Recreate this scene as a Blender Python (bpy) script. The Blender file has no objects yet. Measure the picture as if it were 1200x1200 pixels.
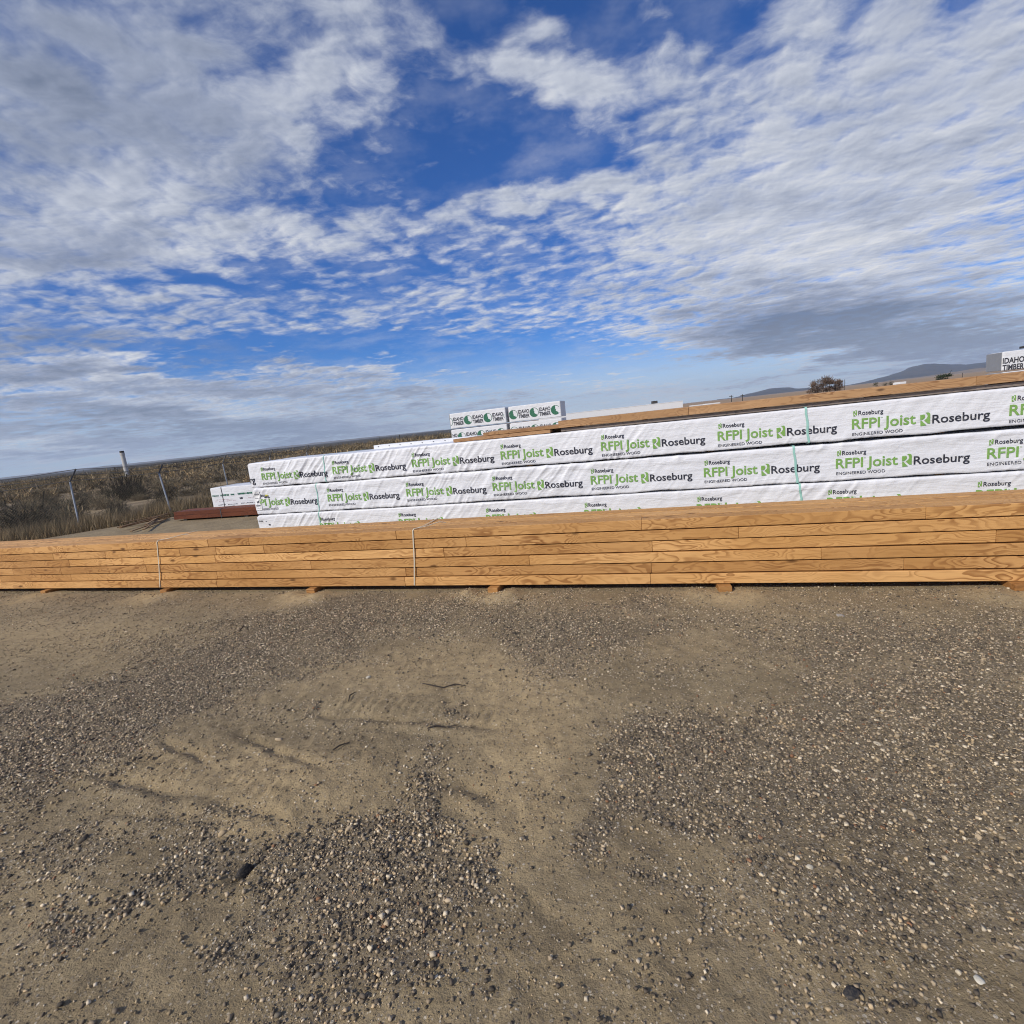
import bpy, bmesh, math, random
import numpy as np
R = math.radians
rng = np.random.default_rng(7); random.seed(7)
S = bpy.context.scene; COL = S.collection

# ------------------------------------------------------------------ camera
FPX, RES, H = 600.0, 1200.0, 1.51
ROLL = math.atan(.1105); PITCH = math.atan((600 - 494.7) * math.cos(ROLL) / FPX)
FW = np.array([0, math.cos(PITCH), -math.sin(PITCH)]); LX = np.array([1., 0, 0]); UP0 = np.array([0, math.sin(PITCH), math.cos(PITCH)])
CI = math.cos(ROLL) * LX - math.sin(ROLL) * UP0
CU = math.sin(ROLL) * LX + math.cos(ROLL) * UP0
EYE = np.array([0, 0, H])
from mathutils import Matrix, Vector
cd = bpy.data.cameras.new('camera'); cam = bpy.data.objects.new('camera', cd); COL.objects.link(cam)
cd.sensor_width = 36; cd.lens = 36 * FPX / RES; cd.clip_start = .05; cd.clip_end = 60000
cam.matrix_world = Matrix(((CI[0], CU[0], -FW[0], 0), (CI[1], CU[1], -FW[1], 0), (CI[2], CU[2], -FW[2], H), (0, 0, 0, 1)))
S.camera = cam
S.render.resolution_x = S.render.resolution_y = 1024
S.cycles.max_bounces = 6; S.cycles.diffuse_bounces = 3; S.cycles.glossy_bounces = 2; S.cycles.volume_bounces = 1
S.cycles.transparent_max_bounces = 6; S.cycles.use_denoising = True; S.cycles.filter_width = 1.05

def ray(x, y): return FW + (x - 600) / FPX * CI - (y - 600) / FPX * CU
def gnd(x, y, z=0.0):
    d = ray(x, y); return EYE + d * ((z - H) / d[2])

# ------------------------------------------------------------------ light and colour management
SUN_EL, SUN_AZ = R(36), R(230)        # azimuth clockwise from +Y (the way the camera looks)
SUN_DIR = np.array([math.sin(SUN_AZ) * math.cos(SUN_EL), math.cos(SUN_AZ) * math.cos(SUN_EL), math.sin(SUN_EL)])
sl = bpy.data.lights.new('sun', 'SUN'); sl.energy = 3.7; sl.angle = R(.55); sl.color = (1, .92, .79)
so = bpy.data.objects.new('sun', sl); COL.objects.link(so)
so.rotation_euler = Vector(SUN_DIR).to_track_quat('Z', 'Y').to_euler()
S.view_settings.view_transform = 'Standard'; S.view_settings.look = 'None'
S.view_settings.gamma = 1; S.view_settings.exposure = 0; S.view_settings.use_curve_mapping = False

# ------------------------------------------------------------------ node helper
class NT:
    def __init__(s, tree): s.t = tree; s.N = tree.nodes; s.L = tree.links
    def n(s, typ, ins=None, **kw):
        nd = s.N.new(typ)
        for k, v in kw.items(): setattr(nd, k, v)
        for k, v in (ins or {}).items():
            if hasattr(v, 'is_output'): s.L.new(v, nd.inputs[k])
            elif hasattr(v, 'outputs'): s.L.new(v.outputs[0], nd.inputs[k])
            else: nd.inputs[k].default_value = v
        return nd
    def m(s, op, a, b=0.0, c=0.0, clamp=False):
        return s.n('ShaderNodeMath', {0: a, 1: b, 2: c}, operation=op, use_clamp=clamp).outputs[0]
    def vm(s, op, a, b=(0, 0, 0), out=0):
        return s.n('ShaderNodeVectorMath', {0: a, 1: b}, operation=op).outputs[out]
    def scale(s, a, f):
        return s.n('ShaderNodeVectorMath', {0: a, 3: f}, operation='SCALE').outputs[0]
    def mix(s, f, a, b, blend='MIX'):
        nd = s.n('ShaderNodeMix', data_type='RGBA', blend_type=blend)
        for i, v in ((0, f), (6, a), (7, b)):
            if hasattr(v, 'is_output'): s.L.new(v, nd.inputs[i])
            elif isinstance(v, (tuple, list)): nd.inputs[i].default_value = (*v, 1) if len(v) == 3 else v
            else: nd.inputs[i].default_value = v
        return nd.outputs[2]
    def noise(s, vec, scale, detail=4, rough=.5, lac=2.0, dist=0.0, out=0, dim='3D', w=0.0):
        nd = s.n('ShaderNodeTexNoise', noise_dimensions=dim)
        s.L.new(vec, nd.inputs['Vector'])
        for k, v in (('Scale', scale), ('Detail', detail), ('Roughness', rough), ('Lacunarity', lac), ('Distortion', dist)):
            nd.inputs[k].default_value = v
        if dim == '4D':
            if hasattr(w, 'is_output'): s.L.new(w, nd.inputs['W'])
            else: nd.inputs['W'].default_value = w
        return nd.outputs[out]
    def ramp(s, f, stops, interp='LINEAR'):
        nd = s.n('ShaderNodeValToRGB', {0: f}); cr = nd.color_ramp; cr.interpolation = interp
        while len(cr.elements) < len(stops): cr.elements.new(.5)
        for e, (p, c) in zip(cr.elements, stops):
            e.position = p; e.color = (*c, 1) if not isinstance(c, (int, float)) else (c, c, c, 1)
        return nd.outputs[0]
    def sstep(s, x, a, b):
        return s.n('ShaderNodeMapRange', {0: x, 1: a, 2: b, 3: 0.0, 4: 1.0}, interpolation_type='SMOOTHSTEP').outputs[0]

# ------------------------------------------------------------------ sky: Nishita seen through a broken cloud sheet
world = bpy.data.worlds.new('World'); S.world = world; world.use_nodes = True
w = NT(world.node_tree); w.N.clear()
sky = w.n('ShaderNodeTexSky', sky_type='NISHITA', sun_disc=False, sun_elevation=SUN_EL, sun_rotation=SUN_AZ,
          altitude=800, air_density=1.0, dust_density=.35, ozone_density=3.0)
dirv = w.n('ShaderNodeTexCoord').outputs['Generated']
dirn = w.vm('NORMALIZE', dirv)
sep = w.n('ShaderNodeSeparateXYZ', {0: dirn})
dx, dy, dz = sep.outputs
zpos = w.m('MAXIMUM', dz, 0.0)
inv = w.m('DIVIDE', 1.0, w.m('ADD', zpos, .10))
q = w.n('ShaderNodeCombineXYZ', {0: w.m('MULTIPLY', dx, inv), 1: w.m('MULTIPLY', dy, inv), 2: 0.0}).outputs[0]
az = w.m('ARCTAN2', dx, dy); el = w.m('ARCSINE', dz)
ae = w.n('ShaderNodeCombineXYZ', {0: az, 1: el, 2: 0.0}).outputs[0]
def ae_of(x, y):
    d = ray(x, y); d = d / np.linalg.norm(d); return np.array([math.atan2(d[0], d[1]), math.asin(d[2])])
def blob_sum(blobs, base):
    acc = base
    for (x, y, sx, sy, rot, amp) in blobs:
        c = ae_of(x, y); th = R(rot)
        u = np.array([math.cos(th), -math.sin(th)]); v = np.array([math.sin(th), math.cos(th)])
        J = np.stack([(ae_of(x + 20 * u[0], y + 20 * u[1]) - c) / 20 * sx, (ae_of(x + 20 * v[0], y + 20 * v[1]) - c) / 20 * sy], 1)
        Ji = np.linalg.inv(J)
        p = w.vm('SUBTRACT', ae_w, (c[0], c[1], 0))
        a = w.vm('DOT_PRODUCT', p, (Ji[0, 0], Ji[0, 1], 0), out=1)
        b = w.vm('DOT_PRODUCT', p, (Ji[1, 0], Ji[1, 1], 0), out=1)
        r2 = w.m('MULTIPLY_ADD', a, a, w.m('MULTIPLY', b, b))
        acc = w.m('MULTIPLY_ADD', w.m('POWER', .36788, r2), amp, acc)
    return acc
# ragged the outlines of the big cloud fields
wob = w.noise(q, 1.6, 3, .55, out=1)
ae_w = w.vm('ADD', ae, w.scale(w.vm('SUBTRACT', wob, (.5, .5, .5)), .16))
COVER = [  # x, y, sx, sy, rotation, amount: where the sheet is closed (+) and open (-)
    (600, 165, 100, 46, -5, -0.244), (700, 12, 170, 38, 0, -0.200), (505, 110, 60, 90, 10, -0.148), (840, 25, 50, 40, 0, -0.089),
    (470, 205, 120, 28, 12, -0.148), (540, 225, 60, 30, 0, -0.133), (300, 60, 40, 90, 35, -0.074), (395, 25, 60, 20, 0, -0.059),
    (200, 60, 220, 90, 5, .07), (330, 130, 130, 70, 20, .08), (690, 92, 95, 36, -8, 0.259), (560, 78, 50, 24, 0, 0.158), (450, 20, 60, 18, 0, 0.086), (620, 225, 110, 20, 4, 0.187), (350, 120, 120, 60, 25, 0.072), (640, 40, 60, 12, -10, 0.115), (560, 150, 40, 14, 0, 0.101), (470, 130, 60, 14, 12, 0.115), (760, 20, 40, 10, 0, 0.101),
    (130, 140, 260, 150, 5, 0.187), (1010, 170, 240, 170, 0, 0.216), (1120, 60, 150, 110, 0, 0.130), (870, 250, 220, 60, 0, 0.144),
    (330, 268, 330, 36, 6, 0.144), (90, 240, 150, 50, 10, 0.115), (60, 300, 120, 30, 5, 0.101),
    (240, 318, 130, 12, 3, -0.192), (400, 412, 190, 26, -4, -0.252), (590, 428, 130, 22, -4, -0.281), (230, 438, 90, 12, -4, -0.163), (300, 365, 160, 10, 0, -0.118), (740, 430, 70, 14, -6, -0.089), (440, 330, 100, 16, 4, -0.074),
    (120, 390, 230, 30, 3, 0.216), (430, 440, 130, 20, -3, 0.245), (150, 450, 100, 20, 0, 0.158), (420, 360, 160, 20, 0, 0.115),
    (960, 330, 260, 70, -4, 0.187), (1010, 400, 260, 34, -5, 0.288), (800, 385, 120, 24, -4, 0.101),
    (220, 492, 360, 22, -6, 0.302), (120, 530, 260, 14, -6, 0.317), (330, 480, 240, 14, -6, 0.144), (400, 470, 160, 12, -5, 0.144), (600, 436, 24, 6, -6, 0.158), (720, 455, 120, 10, -7, 0.158), (560, 480, 120, 12, -6, 0.144),
]
DARK = [  # where the sheet is thick and its underside grey (+), or thin and bright (-)
    (1010, 398, 230, 34, -6, .60), (1000, 446, 230, 12, -6, -.42), (820, 455, 120, 10, -6, -.3), (830, 425, 110, 22, -6, .38), (1150, 370, 120, 40, -6, .25),
    (240, 415, 170, 20, -2, .50), (60, 385, 120, 22, 4, .40), (440, 470, 110, 10, -4, .35), (180, 500, 360, 26, -6, .34), (300, 505, 200, 14, -6, .2),
    (110, 110, 260, 130, 10, .38), (60, 290, 90, 22, 8, .30), (300, 210, 160, 40, 12, .10), (520, 40, 120, 60, 0, .1),
    (960, 290, 190, 40, -8, -.24), (1050, 200, 190, 90, 0, -.08), (700, 90, 90, 40, 0, -.15), (560, 300, 240, 26, 2, -.22), (120, 225, 120, 26, 10, -.18),
    (430, 425, 110, 8, -4, -.25), (150, 440, 90, 8, -3, -.2), (700, 385, 150, 26, -4, -.2), (700, 455, 120, 10, -7, -.25), (100, 545, 260, 10, -6, -.2),
]
cover = blob_sum(COVER, .455)
dark = blob_sum(DARK, .26)
def field(vec):
    wr = w.vm('ADD', vec, w.scale(w.vm('SUBTRACT', w.noise(vec, 3.0, 4, .55, out=1), (.5, .5, .5)), .16))
    rot = w.n('ShaderNodeMapping', {0: wr, 2: (0, 0, R(24)), 3: (1, 1.15, 1)}).outputs[0]
    big = w.noise(rot, 1.7, 4, .5)
    cell = w.noise(rot, 8.0, 6, .55, 2.1)
    vo = w.n('ShaderNodeTexVoronoi', {0: rot, 2: 10.0}, feature='SMOOTH_F1'); vo.inputs['Smoothness'].default_value = .35
    puff = w.m('SUBTRACT', .95, w.m('MULTIPLY', vo.outputs['Distance'], .95))
    return w.m('ADD', -.11, w.m('ADD', w.m('MULTIPLY', big, .36), w.m('ADD', w.m('MULTIPLY', cell, .66), w.m('MULTIPLY', puff, .20))))
f0 = field(q)
f1 = field(w.vm('ADD', q, (SUN_DIR[0] * .022, SUN_DIR[1] * .022, 0)))
lowm = w.sstep(el, R(17), R(4))
band = w.noise(w.n('ShaderNodeCombineXYZ', {0: w.m('MULTIPLY', az, 2.6), 1: w.m('MULTIPLY', w.m('ADD', el, w.m('MULTIPLY', az, .02)), 27.0), 2: 0.0}).outputs[0], 1.0, 6, .58, dist=.25)
bandv = w.m('MULTIPLY', w.m('SUBTRACT', band, .5), lowm)
dens = w.m('ADD', w.m('ADD', f0, w.m('SUBTRACT', cover, .5)), w.m('MULTIPLY', bandv, .9))
veil = w.m('MULTIPLY', w.sstep(w.noise(q, 3.2, 5, .6), .42, .72), .26)
alpha = w.m('MAXIMUM', w.sstep(dens, .33, .71), veil)
alpha = w.m('MULTIPLY', alpha, w.m('SUBTRACT', 1.0, w.m('MULTIPLY', .12, w.sstep(f0, .6, .35))))
relief = w.m('MULTIPLY', w.m('SUBTRACT', f0, f1), 1.35)             # lit and shaded flanks of the puffs
thick = w.m('MULTIPLY', w.sstep(dens, .50, 1.0), .30)
blot = w.noise(w.n('ShaderNodeMapping', {0: q, 1: (5, 3, 0), 3: (1, 1.3, 1)}).outputs[0], 2.6, 4, .55)
thick = w.m('ADD', w.m('ADD', thick, w.m('MULTIPLY', bandv, 1.5)), w.m('MULTIPLY', w.m('SUBTRACT', blot, .5), .75))
shade = w.m('ADD', w.m('ADD', dark, thick), w.m('MULTIPLY', relief, -1.0), clamp=True)
fine = w.noise(w.n('ShaderNodeMapping', {0: q, 3: (1, 1.2, 1)}).outputs[0], 16, 4, .55)
shade = w.m('ADD', shade, w.m('MULTIPLY', w.m('SUBTRACT', fine, .5), -.04), clamp=True)
CB = 10.0
ccol = w.ramp(shade, [(0.0, (.84, .85, .88)), (.25, (.61, .65, .745)), (.55, (.36, .41, .54)), (1.0, (.17, .215, .32))])
ccol = w.mix(1.0, ccol, (CB * .92, CB * .92, CB * .92), 'MULTIPLY')
skyc = w.mix(1.0, sky.outputs[0], (.24, .58, 1.10), 'MULTIPLY')
low = w.sstep(el, R(9), R(0))
ccol = w.mix(w.m('MULTIPLY', low, .34), ccol, (CB * .50, CB * .57, CB * .69))
skyc = w.mix(w.m('MULTIPLY', low, .72), skyc, (CB * .70, CB * .80, CB * .90))
out = w.mix(alpha, skyc, ccol)
bg = w.n('ShaderNodeBackground', {0: out, 1: .1})
w.n('ShaderNodeOutputWorld', {0: bg})
world.cycles.sampling_method = 'MANUAL'; world.cycles.sample_map_resolution = 512

# ------------------------------------------------------------------ numpy noise
def _h(ix, iy, seed):
    n = (ix.astype(np.int64) * 374761393 + iy.astype(np.int64) * 668265263 + seed * 974711) & 0xffffffff
    n = ((n ^ (n >> 13)) * 1274126177) & 0xffffffff
    return ((n ^ (n >> 16)) & 0xffff) / 65535.0
def vnoise(x, y, seed=0):
    x = np.asarray(x, float); y = np.asarray(y, float)
    ix = np.floor(x); iy = np.floor(y); fx = x - ix; fy = y - iy
    fx = fx * fx * fx * (fx * (fx * 6 - 15) + 10); fy = fy * fy * fy * (fy * (fy * 6 - 15) + 10)
    a = _h(ix, iy, seed); b = _h(ix + 1, iy, seed); c = _h(ix, iy + 1, seed); d = _h(ix + 1, iy + 1, seed)
    return (a + (b - a) * fx) * (1 - fy) + (c + (d - c) * fx) * fy
def fbm(x, y, seed=0, o=4):
    t = 0; am = .5; tot = 0
    for k in range(o):
        t = t + am * vnoise(x * 2 ** k, y * 2 ** k, seed + k * 17); tot += am; am *= .5
    return t / tot
def sm(x, a, b):
    t = np.clip((x - a) / (b - a), 0, 1); return t * t * (3 - 2 * t)

# ------------------------------------------------------------------ object helpers
def link(name, me, mats=(), parent=None, loc=None):
    o = bpy.data.objects.new(name, me); COL.objects.link(o)
    if me is not None:
        for m_ in (mats if isinstance(mats, (list, tuple)) else [mats]): me.materials.append(m_)
    if parent is not None: o.parent = parent
    if loc is not None: o.location = loc
    return o
def tag(o, label=None, cat=None, group=None, kind=None):
    for k, v in (('label', label), ('category', cat), ('group', group), ('kind', kind)):
        if v: o[k] = v
    return o
def thing(name, label, cat, loc, rot=(0, 0, 0), group=None):
    o = bpy.data.objects.new(name, None); COL.objects.link(o); o.empty_display_size = .1
    o.location = loc; o.rotation_euler = rot
    return tag(o, label, cat, group)
def mesh(name, v, f, smooth=False, mi=None):
    me = bpy.data.meshes.new(name); me.from_pydata([tuple(map(float, p)) for p in v], [], [tuple(map(int, t)) for t in f])
    if mi is not None: me.polygons.foreach_set('material_index', np.asarray(mi, np.int32))
    if smooth: me.polygons.foreach_set('use_smooth', np.ones(len(me.polygons), bool))
    me.update(); return me
def fast_mesh(name, V, T, smooth=False):
    """V (n,3), T (m,k) numpy"""
    me = bpy.data.meshes.new(name); V = np.ascontiguousarray(V, np.float32); T = np.ascontiguousarray(T, np.int32); k = T.shape[1]
    me.vertices.add(len(V)); me.vertices.foreach_set('co', V.ravel())
    me.loops.add(T.size); me.loops.foreach_set('vertex_index', T.ravel())
    me.polygons.add(len(T)); me.polygons.foreach_set('loop_start', np.arange(0, T.size, k, dtype=np.int32))
    me.polygons.foreach_set('loop_total', np.full(len(T), k, np.int32))
    if smooth: me.polygons.foreach_set('use_smooth', np.ones(len(T), bool))
    me.update(calc_edges=True); return me
def set_attr(me, name, vals):
    a = me.attributes.new(name, 'FLOAT', 'POINT'); a.data.foreach_set('value', np.ascontiguousarray(vals, np.float32))
def set_col(me, name, rgb):
    a = me.color_attributes.new(name, 'FLOAT_COLOR', 'POINT')
    c = np.ones((len(rgb), 4), np.float32); c[:, :3] = rgb; a.data.foreach_set('color', c.ravel())
def bevel_box(name, L, D, Hh, bev=.004, jit=0.0):
    """box from (0,0,0) to (L,D,Hh) with small bevels"""
    bm = bmesh.new(); bmesh.ops.create_cube(bm, size=1)
    for v in bm.verts: v.co = Vector(((v.co.x + .5) * L, (v.co.y + .5) * D, (v.co.z + .5) * Hh))
    if bev: bmesh.ops.bevel(bm, geom=bm.edges[:], offset=bev, segments=1, affect='EDGES')
    me = bpy.data.meshes.new(name); bm.to_mesh(me); bm.free(); return me
def tube(pts, r, n=6, caps=True):
    """vertices and faces of a tube through pts; r may be a list"""
    pts = [np.asarray(p, float) for p in pts]; V = []; Fc = []
    rs = r if isinstance(r, (list, tuple)) else [r] * len(pts)
    for i, p in enumerate(pts):
        t = pts[min(i + 1, len(pts) - 1)] - pts[max(i - 1, 0)]; t = t / (np.linalg.norm(t) + 1e-9)
        a = np.cross(t, [0, 0, 1.]); a = np.array([1., 0, 0]) if np.linalg.norm(a) < 1e-3 else a / np.linalg.norm(a); b = np.cross(t, a)
        for k in range(n):
            V.append(p + rs[i] * (math.cos(2 * math.pi * k / n) * a + math.sin(2 * math.pi * k / n) * b))
    for i in range(len(pts) - 1):
        for k in range(n):
            Fc.append((i * n + k, i * n + (k + 1) % n, (i + 1) * n + (k + 1) % n, (i + 1) * n + k))
    if caps: Fc.append(tuple(range(n))[::-1]); Fc.append(tuple((len(pts) - 1) * n + k for k in range(n)))
    return V, Fc
def merge(parts):
    V = []; Fc = []
    for v, f in parts:
        o = len(V); V += list(v); Fc += [tuple(i + o for i in t) for t in f]
    return V, Fc

# ------------------------------------------------------------------ materials
def mat(name):
    m_ = bpy.data.materials.new(name); m_.use_nodes = True; t = NT(m_.node_tree); t.N.clear()
    b = t.n('ShaderNodeBsdfPrincipled'); t.n('ShaderNodeOutputMaterial', {0: b}); return m_, t, b
def setin(t, b, **kw):
    for k, v in kw.items():
        k = {'base': 'Base Color', 'rough': 'Roughness', 'normal': 'Normal', 'metal': 'Metallic', 'spec': 'Specular IOR Level', 'trans': 'Transmission Weight', 'sub': 'Subsurface Weight'}[k]
        if hasattr(v, 'is_output'): t.L.new(v, b.inputs[k])
        else: b.inputs[k].default_value = (*v, 1) if isinstance(v, tuple) and len(v) == 3 else v
def simple(name, c, rough=.7, var=.15, sc=8.0, metal=0.0, bump=.1):
    m_, t, b = mat(name); pos = t.n('ShaderNodeTexCoord').outputs['Object']
    nz = t.noise(pos, sc, 5, .6)
    col = t.mix(nz, tuple(x * (1 - var) for x in c), tuple(min(1, x * (1 + var)) for x in c))
    bp = t.n('ShaderNodeBump', {0: bump, 1: .01, 2: nz} if False else {'Strength': bump, 'Distance': .01, 'Height': nz})
    setin(t, b, base=col, rough=rough, metal=metal, normal=bp.outputs[0]); return m_

def wood_mat(name, light, mid, dark_, knot=True, gscale=1.0, grey=0.0):
    m_, t, b = mat(name)
    oi = t.n('ShaderNodeObjectInfo'); rnd = oi.outputs['Random']
    pos = t.n('ShaderNodeTexCoord').outputs['Object']
    off = t.n('ShaderNodeCombineXYZ', {0: t.m('MULTIPLY', rnd, 37.0), 1: t.m('MULTIPLY', rnd, 11.0), 2: t.m('MULTIPLY', rnd, 23.0)}).outputs[0]
    p = t.vm('ADD', pos, off)
    # growth rings: distance from a wandering pith line, squeezed along the board
    wv = t.noise(t.n('ShaderNodeMapping', {0: p, 3: (1.1 * gscale, 3.2, 3.2)}).outputs[0], 1.0, 3, .5, out=1)
    wp = t.vm('ADD', t.n('ShaderNodeMapping', {0: p, 3: (.75 * gscale, 6.0, 6.0)}).outputs[0], t.scale(t.vm('SUBTRACT', wv, (.5, .5, .5)), 3.0))
    ringd = t.noise(wp, .75, 2, .45)
    ring = t.m('FRACT', t.m('MULTIPLY', ringd, 21.0))
    late = t.m('MULTIPLY', t.sstep(ring, .35, .85), t.sstep(ring, 1.0, .90))
    fib = t.noise(t.n('ShaderNodeMapping', {0: p, 3: (3, 90, 90)}).outputs[0], 1.0, 4, .6)
    tone = t.noise(t.n('ShaderNodeMapping', {0: p, 3: (.9, 2, 2)}).outputs[0], 1.0, 3, .5)
    c = t.mix(t.sstep(tone, .3, .7), mid, light)
    amt = t.m('MULTIPLY', late, t.m('MULTIPLY_ADD', t.sstep(t.noise(t.n('ShaderNodeMapping', {0: p, 3: (1.6, 4, 4)}).outputs[0], 1.0, 2), .3, .75), .70, .22))
    c = t.mix(amt, c, dark_)
    c = t.mix(t.m('MULTIPLY', t.sstep(fib, .45, .8), .28), c, dark_)
    # each piece its own tone
    r2 = t.m('FRACT', t.m('MULTIPLY', rnd, 7.31))
    c = t.mix(1.0, c, t.mix(r2, (.76, .70, .64), (1.08, 1.07, 1.06)), 'MULTIPLY')
    if knot:
        vo = t.n('ShaderNodeTexVoronoi', {0: t.n('ShaderNodeMapping', {0: t.vm('ADD', p, t.scale(wv, .05)), 3: (2.6, 7, 7)}).outputs[0], 2: 1.0})
        k = t.sstep(vo.outputs['Distance'], .15, .05)
        kk = t.m('MULTIPLY', k, t.sstep(t.n('ShaderNodeSeparateColor', {0: vo.outputs['Color']}).outputs[0], .38, .46))
        c = t.mix(t.m('MULTIPLY', kk, .9), c, tuple(x * .45 for x in dark_))
    stn = t.sstep(t.noise(t.n('ShaderNodeMapping', {0: p, 3: (1.3, 5, 5)}).outputs[0], 1.0, 5, .65), .60, .72)
    c = t.mix(t.m('MULTIPLY', stn, .40), c, tuple(x * .8 for x in dark_))
    if grey: c = t.mix(t.m('MULTIPLY', tone, grey), c, (.30, .27, .24))
    bp = t.n('ShaderNodeBump', {'Strength': .25, 'Distance': .002, 'Height': t.m('ADD', fib, t.m('MULTIPLY', late, .4))})
    setin(t, b, base=c, rough=.62, spec=.3, normal=bp.outputs[0]); return m_
M_WOOD = wood_mat('douglas_fir', (.70, .405, .158), (.57, .308, .104), (.29, .125, .036))
M_WOODTOP = wood_mat('weathered_fir', (.58, .355, .175), (.47, .275, .125), (.26, .125, .05), grey=.12)
M_GAPSHADE = wood_mat('gap_shade_wood', (.27, .23, .20), (.21, .18, .16), (.13, .11, .10), knot=False)  # shade of the gap under the top boards, put into a wood colour
M_BLOCK = wood_mat('block_wood', (.48, .26, .09), (.38, .19, .065), (.20, .09, .03))
M_RED = wood_mat('red_brown_timber', (.20, .062, .026), (.15, .045, .02), (.07, .02, .01), knot=False)
M_LATH = wood_mat('lath_wood', (.34, .22, .11), (.26, .16, .08), (.13, .075, .035), knot=False)

def wrap_mat(name, c, dirt=.22):
    m_, t, b = mat(name); pos = t.n('ShaderNodeTexCoord').outputs['Object']
    n1 = t.noise(t.n('ShaderNodeMapping', {0: pos, 2: (0, R(38), 0), 3: (3, 3, 16)}).outputs[0], 1.0, 5, .6, dist=.6)
    n2 = t.noise(pos, 55, 4, .6)
    n3 = t.noise(pos, 1.3, 5, .6)
    col = t.mix(t.m('MULTIPLY', t.sstep(n3, .45, .8), dirt), c, tuple(x * .62 for x in c))
    hgt = t.m('ADD', t.m('MULTIPLY', n1, 1.0), t.m('MULTIPLY', n2, .12))
    bp = t.n('ShaderNodeBump', {'Strength': .75, 'Distance': .016, 'Height': hgt})
    setin(t, b, base=col, rough=.42, spec=.35, normal=bp.outputs[0]); return m_
M_WRAP = wrap_mat('white_wrap', (.78, .79, .815))
M_WRAP2 = wrap_mat('white_wrap_far', (.74, .75, .77), .25)
def print_mat(name, c):
    m_, t, b = mat(name); pos = t.n('ShaderNodeTexCoord').outputs['Object']
    n2 = t.noise(pos, 40, 4, .7)
    col = t.mix(t.m('MULTIPLY', t.sstep(n2, .5, .8), .35), c, (.7, .7, .7))
    setin(t, b, base=col, rough=.5, spec=.3); return m_
M_GREEN = print_mat('green_ink', (.21, .40, .095)); M_BLACK = print_mat('black_ink', (.032, .034, .046)); M_GREYINK = print_mat('grey_ink', (.05, .05, .06))
M_DKGREEN = print_mat('dark_green_ink', (.03, .15, .085)); M_REDINK = print_mat('red_ink', (.35, .10, .12))
M_STRAP = simple('green_strap', (.33, .60, .52), .4, .08); M_CORD = simple('pale_strap', (.62, .56, .44), .6, .1)
M_GALV = simple('galvanised_steel', (.34, .36, .38), .5, .25, 12, .3); M_DARKSTEEL = simple('dark_steel', (.07, .07, .075), .6, .2)
M_WIRE = simple('wire', (.11, .105, .10), .6, .1)
M_CONC = simple('pale_concrete', (.52, .50, .46), .85, .12, 3); M_DARK = simple('dark_cap', (.05, .045, .04), .8)
M_CARDB = simple('grey_end_wrap', (.30, .31, .33), .7, .12)

# ------------------------------------------------------------------ frame of the stacks: s along, d back
A = R(18.0); AX = np.array([math.cos(A), -math.sin(A), 0]); BK = np.array([math.sin(A), math.cos(A), 0])
def P(s, d, z): return AX * s + BK * d + np.array([0, 0, z])
def on(x, y, D):
    dd = ray(x, y); t = (D - EYE @ BK) / (dd @ BK); return EYE + t * dd
def s_at(x, y, D): return float(on(x, y, D) @ AX)

# ------------------------------------------------------------------ ground
FENCE = [np.array(p) for p in [(-21.4, 10.2), (-17.4, 13.0), (-15.4, 14.4), (-13.42, 15.85), (-11.5, 17.3), (-11.35, 20.9), (-11.1, 24.6), (-10.8, 28.5)]]
def poly_px(pts): return np.array([gnd(x, y)[:2] for x, y in pts])
def dist_poly(x, y, pl):
    best = np.full(x.shape, 1e9); tt = np.zeros(x.shape); side = np.zeros(x.shape); acc = 0
    for a, b in zip(pl[:-1], pl[1:]):
        ab = b - a; L = np.linalg.norm(ab); t = np.clip(((x - a[0]) * ab[0] + (y - a[1]) * ab[1]) / L ** 2, 0, 1)
        ex = x - a[0] - t * ab[0]; ey = y - a[1] - t * ab[1]; dd = np.hypot(ex, ey)
        u = dd < best; best = np.where(u, dd, best); tt = np.where(u, acc + t * L, tt); side = np.where(u, np.sign(ab[0] * ey - ab[1] * ex), side); acc += L
    return best, tt, side, acc
RUTS = [  # pixels, half width (m), depth, berm, tread
    ([(100, 905), (180, 925), (260, 945), (340, 962)], .030, .014, .012, 1), ([(110, 955), (200, 962), (300, 968)], .022, .010, .010, 0),
    ([(270, 855), (310, 872), (350, 893), (390, 910)], .026, .018, .012, 0), ([(185, 868), (230, 888), (268, 912)], .026, .012, .008, 0),
    ([(355, 836), (440, 842), (520, 848), (600, 852)], .028, .012, .008, 1), ([(520, 915), (560, 928), (598, 946)], .03, .018, .014, 0),
    ([(560, 1005), (630, 1055), (700, 1105), (760, 1160), (800, 1200)], .012, .007, .004, 0), ([(600, 1040), (640, 1070), (690, 1115)], .02, .008, .006, 0),
    ([(40, 716), (70, 711), (95, 705)], .03, .022, .022, 0), ([(45, 742), (62, 735)], .03, .02, .02, 0), ([(60, 800), (100, 790), (160, 778)], .03, .012, .010, 0),
    ([(95, 784), (118, 774)], .03, .02, .018, 0), ([(200, 800), (300, 780), (420, 770)], .04, .010, .008, 0), ([(1080, 1000), (1110, 1025), (1150, 1050)], .02, .008, .006, 0)]
RUTS = [(poly_px(p), *r) for p, *r in RUTS]
MOUNDS = [(190, 893, .55, .30, .035), (300, 930, .45, .25, .03), (360, 900, .4, .25, .02), (130, 1000, .5, .3, .02), (460, 800, .5, .3, .02)]
MOUNDS = [(*gnd(x, y)[:2], a, b, hh) for x, y, a, b, hh in MOUNDS]
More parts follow.
